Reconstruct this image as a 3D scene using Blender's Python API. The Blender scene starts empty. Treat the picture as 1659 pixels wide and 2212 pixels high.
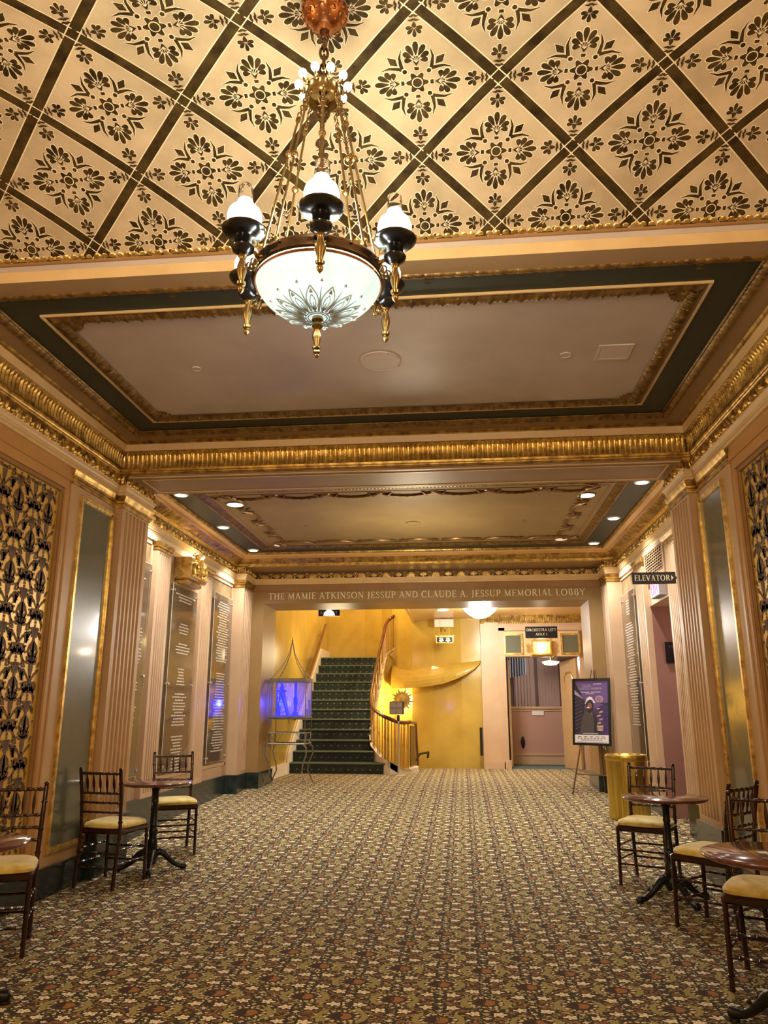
import bpy, math, random
from math import sin, cos, pi, radians, sqrt, atan2, hypot
from mathutils import Vector, Matrix
random.seed(7)
S = bpy.context.scene
C = S.collection
# ------------------------------------------------------------------ camera, world, lights, exposure
yaw, pit = radians(5.659), radians(14.535)
fw = Vector((-sin(yaw)*cos(pit), cos(yaw)*cos(pit), sin(pit)))
rt = Vector((cos(yaw), sin(yaw), 0)); up = rt.cross(fw)
cd = bpy.data.cameras.new('camera'); cam = bpy.data.objects.new('camera', cd); C.objects.link(cam)
M = Matrix((rt, up, -fw)).transposed().to_4x4(); M.translation = Vector((0, 0, 1.4)); cam.matrix_world = M
cd.sensor_fit = 'HORIZONTAL'; cd.sensor_width = 36; cd.lens = 1654.9/1659*36; cd.clip_start = .05
S.camera = cam
W = bpy.data.worlds.new('world'); S.world = W; W.use_nodes = True
W.node_tree.nodes['Background'].inputs[0].default_value = (1, .86, .66, 1)
W.node_tree.nodes['Background'].inputs[1].default_value = .12
S.view_settings.view_transform = 'Standard'; S.view_settings.look = 'None'
S.view_settings.exposure = 0.85; S.view_settings.gamma = 1; S.view_settings.use_curve_mapping = False
WARM = (1, .85, .60); WHITE = (1, .95, .88)
def lamp(name, kind, loc, power, col=WARM, size=.1, rot=None, spot=None, blend=.5):
    d = bpy.data.lights.new(name, kind); d.energy = power; d.color = col
    if kind == 'AREA': d.size = size
    else: d.shadow_soft_size = size
    if kind == 'SPOT': d.spot_size = radians(spot); d.spot_blend = blend
    o = bpy.data.objects.new(name, d); C.objects.link(o); o.location = loc
    if rot: o.rotation_euler = rot
    return o
CX, CY = -.535, 2.72
lamp('chandelier_glow', 'POINT', (CX, CY, 2.99), 52, (1, .93, .80), .27)
lamp('chandelier_uplight', 'POINT', (CX, CY, 3.36), 25, WARM, .12)
for yy in (-2.2, -.2): lamp('lobby_fill', 'POINT', (-.57, yy, 3.2), 44, WARM, .22)  # unseen fill lights added behind the camera, no fixtures
for sx in (-2.75, 1.62):
    lamp('unseen_side_light', 'POINT', (sx, 1.7, 3.35), 24, (1, .74, .42), .15)  # unseen point lights on both sides, no fixture modelled
for lx in (-3.14, 1.99):
    for ly in (8.16, 9.77, 11.3):
        lamp('downlight_beam', 'SPOT', (lx, ly, 3.77), 95, WHITE, .04, None, 125, .8)
for lx in (-2.66, 1.48):
    lamp('downlight_beam', 'SPOT', (lx, 8.68, 3.80), 60, WHITE, .07, None, 120, .8)
    lamp('downlight_beam', 'SPOT', (lx, 11.15, 3.80), 14, WHITE, .07, None, 120, .8)
lamp('bay_glow', 'POINT', (-.57, 9.7, 2.7), 45, WARM, .3)
lamp('hall_light_glow', 'POINT', (.38, 14.7, 2.95), 95, WHITE, .16)
lamp('hall_downlight_glow', 'SPOT', (-.35, 15.4, 3.24), 60, WARM, .06, None, 120, .8)
lamp('stair_wall_light', 'POINT', (-2.5, 15.5, 2.5), 22, (1, .8, .45), .3)
lamp('stairwell_light', 'POINT', (-2.2, 17.4, 4.5), 75, (1, .78, .42), .2)
lamp('sconce_glow', 'POINT', (-1.36, 17.62, 1.63), 42, (1, .86, .5), .05)
lamp('sconce_spill', 'POINT', (.2, 17.6, 1.9), 16, (1, .82, .4), .1)
lamp('inner_room_glow', 'POINT', (1.95, 18.3, 2.55), 40, WHITE, .12)
lamp('passage_lamp_glow', 'POINT', (3.3, 9.6, 2.3), 6, (1, .7, .6), .1)
lamp('cage_light', 'POINT', (-2.98, 12.86, 1.52), 9, (.03, .06, 1), .05)

# ------------------------------------------------------------------ node expression helper and materials
class E:
    def __init__(s, nt, sock): s.nt = nt; s.s = sock
    def _b(s, op, o, rev=False, c=None):
        n = s.nt.nodes.new('ShaderNodeMath'); n.operation = op
        a, b = (o, s) if rev else (s, o)
        for i, v in enumerate((a, b, c)):
            if v is None: continue
            if isinstance(v, E): s.nt.links.new(v.s, n.inputs[i])
            else: n.inputs[i].default_value = v
        return E(s.nt, n.outputs[0])
    def __add__(s, o): return s._b('ADD', o)
    __radd__ = __add__
    def __sub__(s, o): return s._b('SUBTRACT', o)
    def __rsub__(s, o): return s._b('SUBTRACT', o, True)
    def __mul__(s, o): return s._b('MULTIPLY', o)
    __rmul__ = __mul__
    def __truediv__(s, o): return s._b('DIVIDE', o)
    def lt(s, o): return s._b('LESS_THAN', o)
    def gt(s, o): return s._b('GREATER_THAN', o)
    def mx(s, o): return s._b('MAXIMUM', o)
    def mn(s, o): return s._b('MINIMUM', o)
    def atan(s, o): return s._b('ARCTAN2', o)
    def un(s, op): return s._b(op, None)
    def ln(s): return s._b('SQRT', None)
    def abs(s): return s._b('ABSOLUTE', None)
    def fr(s): return s._b('FRACT', None)
    def sin(s): return s._b('SINE', None)
    def cos(s): return s._b('COSINE', None)
def new_mat(name):
    m = bpy.data.materials.new(name); m.use_nodes = True
    return m, m.node_tree, m.node_tree.nodes['Principled BSDF']
def objco(nt):
    t = nt.nodes.new('ShaderNodeTexCoord'); s = nt.nodes.new('ShaderNodeSeparateXYZ')
    nt.links.new(t.outputs['Object'], s.inputs[0])
    return t.outputs['Object'], E(nt, s.outputs[0]), E(nt, s.outputs[1]), E(nt, s.outputs[2])
def noise(nt, vec, scale, detail=3, rough=.5):
    n = nt.nodes.new('ShaderNodeTexNoise'); n.inputs['Scale'].default_value = scale
    n.inputs['Detail'].default_value = detail; n.inputs['Roughness'].default_value = rough
    if vec: nt.links.new(vec, n.inputs['Vector'])
    return n
def mixc(nt, fac, a, b):
    n = nt.nodes.new('ShaderNodeMix'); n.data_type = 'RGBA'
    f = fac.s if isinstance(fac, E) else fac
    if isinstance(f, (int, float)): n.inputs[0].default_value = f
    else: nt.links.new(f, n.inputs[0])
    for i, v in ((6, a), (7, b)):
        if isinstance(v, tuple): n.inputs[i].default_value = (*v[:3], 1)
        else: nt.links.new(v, n.inputs[i])
    return n.outputs[2]
def ramp(nt, fac, stops):
    n = nt.nodes.new('ShaderNodeValToRGB'); cr = n.color_ramp
    while len(cr.elements) < len(stops): cr.elements.new(.5)
    for e, (p, c) in zip(cr.elements, stops): e.position = p; e.color = (*c[:3], 1)
    nt.links.new(fac, n.inputs[0]); return n.outputs[0]
def mat(name, col, rough=.5, metal=0, col2=None, scale=4, bump=0, bscale=40, emit=None, estr=0, trans=0, ior=1.45, coat=0, stretch=None, alpha=1):
    m, nt, b = new_mat(name)
    b.inputs['Base Color'].default_value = (*col, 1); b.inputs['Roughness'].default_value = rough
    b.inputs['Metallic'].default_value = metal; b.inputs['IOR'].default_value = ior
    if coat: b.inputs['Coat Weight'].default_value = coat; b.inputs['Coat Roughness'].default_value = .08
    if trans: b.inputs['Transmission Weight'].default_value = trans
    if emit: b.inputs['Emission Color'].default_value = (*emit, 1); b.inputs['Emission Strength'].default_value = estr
    if alpha < 1: b.inputs['Alpha'].default_value = alpha
    vec = None
    if col2 or bump:
        vec = nt.nodes.new('ShaderNodeTexCoord').outputs['Object']
        if stretch:
            mp = nt.nodes.new('ShaderNodeMapping'); mp.inputs['Scale'].default_value = stretch
            nt.links.new(vec, mp.inputs[0]); vec = mp.outputs[0]
    if col2:
        n = noise(nt, vec, scale, 4, .6)
        nt.links.new(ramp(nt, n.outputs['Fac'], [(.35, col), (.65, col2)]), b.inputs['Base Color'])
    if bump:
        n = noise(nt, vec, bscale, 3); bp = nt.nodes.new('ShaderNodeBump'); bp.inputs['Strength'].default_value = bump
        bp.inputs['Distance'].default_value = .01
        nt.links.new(n.outputs['Fac'], bp.inputs['Height']); nt.links.new(bp.outputs[0], b.inputs['Normal'])
    return m
GOLD = mat('gilded_plaster', (.66, .44, .12), .36, .8, (.24, .13, .035), 11, .25, 60)
GOLDD = mat('dark_old_gilding', (.36, .22, .07), .42, .7, (.14, .08, .028), 14, .3, 60)
GOLDL = mat('bright_gilding', (.95, .72, .27), .30, .85, (.50, .32, .08), 16, .2, 70)
PAINT = mat('beige_paint', (.60, .395, .20), .42, 0, (.54, .345, .17), 3)
PAINTP = mat('pink_beige_paint', (.61, .43, .27), .42, 0, (.56, .385, .24), 3)
LINTEL = mat('shaded_lintel_paint', (.36, .232, .09), .42, 0, (.32, .20, .08), 2)  # darkened to paint in shade on the end wall, turned from the downlights
OCHRE = mat('ochre_paint', (.56, .31, .10), .45, 0, (.50, .26, .08), 2.5)
CREAM = mat('cream_paint', (.76, .55, .28), .42, 0, (.68, .48, .24), 4)
BROWN = mat('brown_paint', (.34, .19, .075), .45, 0, (.29, .155, .06), 3)
TAUPE = mat('taupe_plaster', (.60, .52, .48), .42, 0, (.50, .43, .39), 1.6)
SOFFIT = mat('soffit_paint', (.38, .25, .135), .5, 0, (.33, .215, .11), 2)
GREEN = mat('dark_green_paint', (.030, .040, .028), .5, 0, (.024, .032, .022), 3)
PGREEN = mat('grey_green_panel', (.135, .14, .095), .26, 0, (.11, .115, .078), 1.4, coat=.5)
BASEM = mat('black_green_marble', (.010, .02, .02), .22, 0, (.03, .045, .045), 7, coat=.4)
PLASTER = mat('garland_panel_plaster', (.31, .215, .095), .55, 0, (.26, .18, .08), 2)
YELLOW = mat('yellow_gloss_wall', (.60, .40, .07), .24, 0, (.48, .31, .05), 1.3, coat=.35)
VAULT = mat('vault_cream', (.64, .50, .33), .5, 0, (.44, .34, .215), 2.6)
VLINE = mat('vault_pale_outline', (.86, .74, .52), .5)
VDARK = mat('vault_stencil_gilding', (.040, .024, .010), .36, .4, (.115, .075, .025), 11)
WALLP = mat('gold_wallpaper', (.78, .52, .12), .34, .25, (.66, .38, .06), 3, .1, 120)
FLOCK = mat('damask_flock', (.095, .045, .016), .6, 0, (.20, .11, .035), 24)
MAHOG = mat('mahogany', (.040, .008, .006), .2, 0, (.018, .005, .004), 9, coat=.5)
TABLEM = mat('table_top_mahogany', (.17, .055, .03), .16, 0, (.11, .03, .018), 5, coat=.9, stretch=(1, 6, 1))
IRON = mat('black_iron', (.012, .012, .013), .3, .3, (.02, .02, .02), 20, .3, 60)
VELVET = mat('gold_velvet', (.58, .39, .02), .6, 0, (.88, .72, .22), 7, .25, 30)
VELVET.node_tree.nodes['Principled BSDF'].inputs['Sheen Weight'].default_value = .6
BRASS = mat('brushed_brass', (.80, .60, .15), .3, .95, (.48, .32, .05), 5, .1, 8, stretch=(14, 14, .3))
ABRASS = mat('aged_brass', (.42, .30, .12), .26, .95, (.24, .16, .06), 20)
BRONZE = mat('antique_bronze', (.22, .15, .09), .25, .95, (.12, .085, .06), 12)
COPPER = mat('copper_canopy', (.62, .27, .12), .28, .95, (.36, .14, .05), 30)
PEWTER = mat('polished_nickel', (.42, .40, .42), .18, 1)
CHROME = mat('chrome', (.72, .70, .68), .28, .9)
GLASS = mat('clear_glass', (1, 1, 1), .02, 0, trans=1, ior=1.2)
PLATE = mat('glass_plate', (.20, .14, .09), .05, 0, trans=.0, coat=1, alpha=.6)
FROST = mat('lit_frosted_globe', (.9, .9, .88), .3, emit=(1, .96, .9), estr=.75)
BOWL = mat('lit_glass_bowl', (.60, .82, .78), .15, emit=(.80, 1, .975), estr=.44)
ETCH = mat('etched_glass_line', (.42, .48, .48), .4)
BULB = mat('lit_bulb', (1, .95, .9), .2, emit=(1, .9, .8), estr=3.5)
SPOTM = mat('lit_downlight_lens', (1, 1, 1), .3, emit=(1, .97, 1), estr=14)
DIMM = mat('dim_downlight_lens', (.7, .6, .4), .3, emit=(1, .85, .6), estr=.35)
HALLM = mat('lit_crystal_bowl', (1, 1, 1), .3, emit=(1, .97, .92), estr=6)
BLACK = mat('black_sign_board', (.008, .008, .01), .35)
LETTER = mat('gilt_letter', (.95, .85, .60), .35)
LETTERD = mat('pale_gold_letter', (.55, .48, .30), .4)
WHITEM = mat('white_paint', (.82, .78, .72), .5)
WHITETRIM = mat('cream_trim', (.85, .74, .55), .4)
REDL = mat('exit_letter_red', (.7, .01, .12), .4, emit=(1, .02, .30), estr=.9)
EXITW = mat('exit_panel_white', (.9, .85, .88), .4, emit=(1, .9, .95), estr=.25)
ETXT = mat('etched_white_text', (.92, .86, .72), .5)
PINKW = mat('pink_passage_wall', (.32, .16, .125), .5, 0, (.28, .135, .105), 2)
DARKIN = mat('dark_recess', (.02, .012, .01), .7)
RAILW = mat('red_brown_handrail', (.13, .03, .012), .2, 0, (.08, .018, .008), 6, coat=.7)
CAGEM = mat('patinated_cage_iron', (.26, .23, .18), .38, .5, (.17, .15, .12), 20)
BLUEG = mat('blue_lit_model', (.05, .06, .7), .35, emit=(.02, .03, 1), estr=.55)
GREY = mat('grey_sign_face', (.50, .44, .45), .5)
PURPLE = mat('poster_purple', (.05, .03, .12), .35, 0, (.10, .06, .20), 7)
PDARK = mat('poster_dark_grey', (.035, .03, .035), .5)
PLILAC = mat('poster_lilac', (.42, .32, .50), .5)
PSKIN = mat('poster_warm_brown', (.30, .13, .08), .5)
PWHITE = mat('poster_white', (.88, .84, .88), .5)
PVIOL = mat('poster_violet', (.16, .09, .30), .5)
STRIPE = mat('drape_stripe_light', (.34, .20, .15), .6)
STRIPED = mat('drape_stripe_dark', (.10, .05, .035), .6)

def carpet_mat():
    m, nt, b = new_mat('patterned_axminster_carpet')
    vec, x, y, z = objco(nt)
    wn = noise(nt, vec, 30, 2); wob = (E(nt, wn.outputs['Fac'])-.5)*.026
    wn2 = noise(nt, vec, 41, 2); wob2 = (E(nt, wn2.outputs['Fac'])-.5)*.026
    x = x+wob; y = y+wob2
    a, bb = .456, .48; x0, y0 = -.604, 4.07
    f1 = E(nt, noise(nt, vec, 60, 2).outputs['Fac'])
    def voro(sc, rnd=1.0):
        v = nt.nodes.new('ShaderNodeTexVoronoi'); v.inputs['Scale'].default_value = sc; v.inputs['Randomness'].default_value = rnd
        nt.links.new(vec, v.inputs['Vector']); sp = nt.nodes.new('ShaderNodeSeparateColor'); nt.links.new(v.outputs['Color'], sp.inputs[0])
        return E(nt, v.outputs['Distance']), E(nt, sp.outputs[0])
    vd, vc = voro(70); vd2, vc2 = voro(44)
    L = {}
    mg = lambda k, q: L.__setitem__(k, q if k not in L else L[k].mx(q))
    for k in (0, 1):
        u = ((x-(x0+k*a/2))/a+.5+20).fr(); v = ((y-(y0+k*bb/2))/bb+.5+20).fr()
        u = (u-.5)*a; v = (v-.5)*bb
        r = (u*u*.8+v*v*1.2).ln(); ang = v.atan(u)
        mg('med', r.lt(.046)); mg('medl', r.lt(.042)*(u+f1*.06).gt(.026))
        mg('ring', ((r-.064-((ang*9).sin()).abs()*.010).abs()).lt(.0075)*((ang*14).sin()).gt(-.35)); mg('halo', r.lt(.083)); mg('plain', r.lt(.112)*(u.abs()).gt(.072))
        au = u.abs(); av = v.abs()
        for (fx, fy, rr, nm) in ((.062, .152, .031, 'f1'), (0, .205, .016, 'f2'), (0, .112, .012, 'f2')):
            du = au-fx; dv = av-fy; fr = (du*du*.75+dv*dv*1.3).ln(); fa = dv.atan(du)
            pr = ((fa*5).cos())*(rr*.22)+rr*.86
            mg('flo', fr.lt(pr)); mg('flod', fr.lt(pr+.014)); mg('core', ((fr-rr*.45).abs()).lt(.003))
        vi = ((au*1.05+av*.9-.205+((av*60).sin())*.014).abs()).lt(.022)
        mg('vine', vi); mg('leaf', vi*((av*120+au*60).sin()).gt(.15))
    g = mixc(nt, vc.lt(.56), (.44, .37, .13), (.040, .027, .008))
    g = mixc(nt, vc.gt(.82), g, (.20, .085, .025))
    g = mixc(nt, (vd2.lt(.30))*(vc2.gt(.50)), g, (.96, .86, .60))
    g = mixc(nt, L['plain'], g, (.36, .30, .10))
    g = mixc(nt, L['vine']*vc2.gt(.5), g, (.045, .026, .010))
    g = mixc(nt, L['leaf'], g, (.26, .12, .035))
    g = mixc(nt, L['flod'], g, (.035, .024, .010))
    g = mixc(nt, L['flo'], g, (.98, .90, .66))
    g = mixc(nt, L['core'], g, (.62, .46, .20))
    g = mixc(nt, L['halo'], g, (.05, .032, .012))
    g = mixc(nt, L['ring'], g, (.82, .66, .34))
    g = mixc(nt, L['med'], g, (.045, .014, .006))
    g = mixc(nt, L['medl'], g, (.36, .15, .035))
    mm = nt.nodes.new('ShaderNodeMix'); mm.data_type = 'RGBA'; mm.blend_type = 'MULTIPLY'; mm.inputs[0].default_value = .5
    nt.links.new(g, mm.inputs[6]); nt.links.new(ramp(nt, noise(nt, vec, 240, 2).outputs['Fac'], [(.3, (.5, .5, .5)), (.7, (1.2, 1.2, 1.2))]), mm.inputs[7])
    nt.links.new(mm.outputs[2], b.inputs['Base Color']); b.inputs['Roughness'].default_value = .95
    return m
CARPET = carpet_mat()
def stair_mat():
    m, nt, b = new_mat('dark_green_stair_carpet')
    vec, x, y, z = objco(nt)
    v = nt.nodes.new('ShaderNodeTexVoronoi'); v.inputs['Scale'].default_value = 26; nt.links.new(vec, v.inputs['Vector'])
    d = E(nt, v.outputs['Distance'])
    u = (x/.14+20).fr()-.5; w = ((z+y*.7)/.1+20).fr()-.5
    st = (u.abs()+w.abs()).lt(.16)
    g = mixc(nt, d.lt(.22), (.030, .040, .026), (.075, .09, .058))
    g = mixc(nt, st, g, (.17, .18, .12))
    nt.links.new(g, b.inputs['Base Color']); b.inputs['Roughness'].default_value = .95
    return m
STAIRC = stair_mat()

# ------------------------------------------------------------------ mesh builder
class MB:
    def __init__(s): s.v = []; s.f = []; s.m = []
    def add(s, vs, fs, mi=0):
        o = len(s.v); s.v += [tuple(p) for p in vs]; s.f += [tuple(i+o for i in f) for f in fs]; s.m += [mi]*len(fs)
        return s
    def box(s, x0, x1, y0, y1, z0, z1, mi=0):
        vs = [(x, y, z) for x in (x0, x1) for y in (y0, y1) for z in (z0, z1)]
        return s.add(vs, [(0, 1, 3, 2), (4, 6, 7, 5), (0, 4, 5, 1), (2, 3, 7, 6), (0, 2, 6, 4), (1, 5, 7, 3)], mi)
    def cbox(s, x0, x1, y0, y1, z0, z1, r=.004, mi=0):
        # box with chamfered vertical and top edges
        vs = []
        for (z, q) in ((z0, r), (z0+r, 0), (z1-r, 0), (z1, r)):
            a, b, c, d = x0+q, x1-q, y0+q, y1-q
            vs += [(a+r, c, z), (b-r, c, z), (b, c+r, z), (b, d-r, z), (b-r, d, z), (a+r, d, z), (a, d-r, z), (a, c+r, z)]
        fs = [tuple(range(7, -1, -1)), tuple(range(24, 32))]
        for k in range(3):
            for i in range(8): fs.append((k*8+i, k*8+(i+1) % 8, k*8+8+(i+1) % 8, k*8+8+i))
        return s.add(vs, fs, mi)
    def quad(s, a, b, c, d, mi=0): return s.add([a, b, c, d], [(0, 1, 2, 3)], mi)
    def tube(s, pts, rad, n=8, mi=0, caps=True):
        pts = [Vector(p) for p in pts]; k = len(pts)
        rad = rad if isinstance(rad, (list, tuple)) else [rad]*k
        vs = []; pn = None
        for i, p in enumerate(pts):
            t = (pts[min(i+1, k-1)]-pts[max(i-1, 0)]).normalized()
            if pn is None:
                a = Vector((0, 0, 1)) if abs(t.z) < .9 else Vector((1, 0, 0)); pn = t.cross(a).normalized()
            else:
                pn = (pn-t*pn.dot(t)); pn = pn.normalized() if pn.length > 1e-6 else t.orthogonal().normalized()
            bn = t.cross(pn)
            for j in range(n):
                q = 2*pi*j/n; vs.append(p+(pn*cos(q)+bn*sin(q))*rad[i])
        fs = [(i*n+j, i*n+(j+1) % n, (i+1)*n+(j+1) % n, (i+1)*n+j) for i in range(k-1) for j in range(n)]
        if caps: fs += [tuple(range(n-1, -1, -1)), tuple(range((k-1)*n, k*n))]
        return s.add(vs, fs, mi)
    def lathe(s, prof, c=(0, 0, 0), n=24, mi=0, a0=0, a1=2*pi, wob=None):
        # prof: (radius, z)
        k = len(prof); vs = []; full = abs(a1-a0-2*pi) < 1e-6; nn = n if full else n+1
        for r, z in prof:
            for j in range(nn):
                q = a0+(a1-a0)*j/n; rr = r*(1+(wob(q, z) if wob else 0)); vs.append((c[0]+rr*cos(q), c[1]+rr*sin(q), c[2]+z))
        fs = []
        for i in range(k-1):
            for j in range(n):
                j2 = (j+1) % nn; fs.append((i*nn+j, i*nn+j2, (i+1)*nn+j2, (i+1)*nn+j))
        return s.add(vs, fs, mi)
    def prism(s, poly, fn, h, mi=0, side=None):
        # poly in 2D, fn(u,v,h)->3D point; h = (h0,h1)
        k = len(poly)
        vs = [fn(u, v, h[0]) for u, v in poly]+[fn(u, v, h[1]) for u, v in poly]
        fs = [tuple(range(k, 2*k)), tuple(range(k-1, -1, -1))]
        s.add(vs, fs, mi)
        return s.add(vs, [(i, (i+1) % k, k+(i+1) % k, k+i) for i in range(k)], mi if side is None else side)
    def flat(s, poly, fn, h, mi=0):
        return s.add([fn(u, v, h) for u, v in poly], [tuple(range(len(poly)))], mi)
    def build(s, name, mats, parent=None, smooth=False, **kw):
        me = bpy.data.meshes.new(name); me.from_pydata(s.v, [], s.f)
        for m in (mats if isinstance(mats, (list, tuple)) else [mats]): me.materials.append(m)
        me.polygons.foreach_set('material_index', s.m); me.update()
        import bmesh
        bm = bmesh.new(); bm.from_mesh(me); bmesh.ops.recalc_face_normals(bm, faces=bm.faces); bm.to_mesh(me); bm.free()
        if smooth:
            me.polygons.foreach_set('use_smooth', [True]*len(me.polygons))
            try: me.set_sharp_from_angle(angle=radians(40))
            except Exception: pass
        o = bpy.data.objects.new(name, me); C.objects.link(o)
        if parent: o.parent = parent
        for k, v in kw.items(): o[k] = v
        return o
def struct(name, mb, mats, parent=None, smooth=False):
    o = mb.build(name, mats, parent, smooth)
    if not parent: o['kind'] = 'structure'
    return o
def tag(o, label, cat, group=None):
    o['label'] = label; o['category'] = cat
    if group: o['group'] = group
    return o
def thing(name, label, cat, loc=(0, 0, 0), rz=0, group=None):
    o = bpy.data.objects.new(name, None); o.empty_display_size = .1; C.objects.link(o); o.location = loc; o.rotation_euler = (0, 0, rz)
    return tag(o, label, cat, group)
def copy_tree(o, parent=None):
    c = o.copy(); C.objects.link(c)
    if parent: c.parent = parent; c.matrix_parent_inverse = o.matrix_parent_inverse
    for ch in [k for k in o.children]: copy_tree(ch, c)
    return c
def dup(o, loc, rz, label, group=None):
    c = copy_tree(o); c.location = loc; c.rotation_euler = (0, 0, rz); c['label'] = label
    if group: c['group'] = group
    return c
def disc(mb, c, r, z0, z1, n=28, mi=0): return mb.lathe([(0.0001, z0), (r, z0), (r, z1), (.0001, z1)], (c[0], c[1], 0), n, mi)
# 2D shapes
def petal(cx, cy, a, L, w, n=12, blunt=.62):
    # teardrop starting at (cx,cy), pointing along angle a
    P = []
    for i in range(n):
        t = 2*pi*i/n; x = L*(.5-.5*cos(t)); y = w*.5*sin(t)*(x/L)**blunt*1.25 if x > 0 else 0
        P.append((cx+x*cos(a)-y*sin(a), cy+x*sin(a)+y*cos(a)))
    return P
def ell(cx, cy, rx, ry=None, n=14, a=0):
    ry = ry or rx
    return [(cx+rx*cos(2*pi*i/n)*cos(a)-ry*sin(2*pi*i/n)*sin(a), cy+rx*cos(2*pi*i/n)*sin(a)+ry*sin(2*pi*i/n)*cos(a)) for i in range(n)]
def stroke2(pts, w):
    # list of quads for a tapered stroke
    L = []; R = []; k = len(pts); w = w if isinstance(w, (list, tuple)) else [w]*k
    for i, (x, y) in enumerate(pts):
        a = pts[max(0, i-1)]; b = pts[min(k-1, i+1)]; dx, dy = b[0]-a[0], b[1]-a[1]; d = hypot(dx, dy) or 1
        L.append((x-dy/d*w[i]/2, y+dx/d*w[i]/2)); R.append((x+dy/d*w[i]/2, y-dx/d*w[i]/2))
    return [[L[i], L[i+1], R[i+1], R[i]] for i in range(k-1)]
def spiral(cx, cy, r0, r1, a0, a1, n=12):
    return [(cx+(r0+(r1-r0)*i/n)*cos(a0+(a1-a0)*i/n), cy+(r0+(r1-r0)*i/n)*sin(a0+(a1-a0)*i/n)) for i in range(n+1)]

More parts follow.
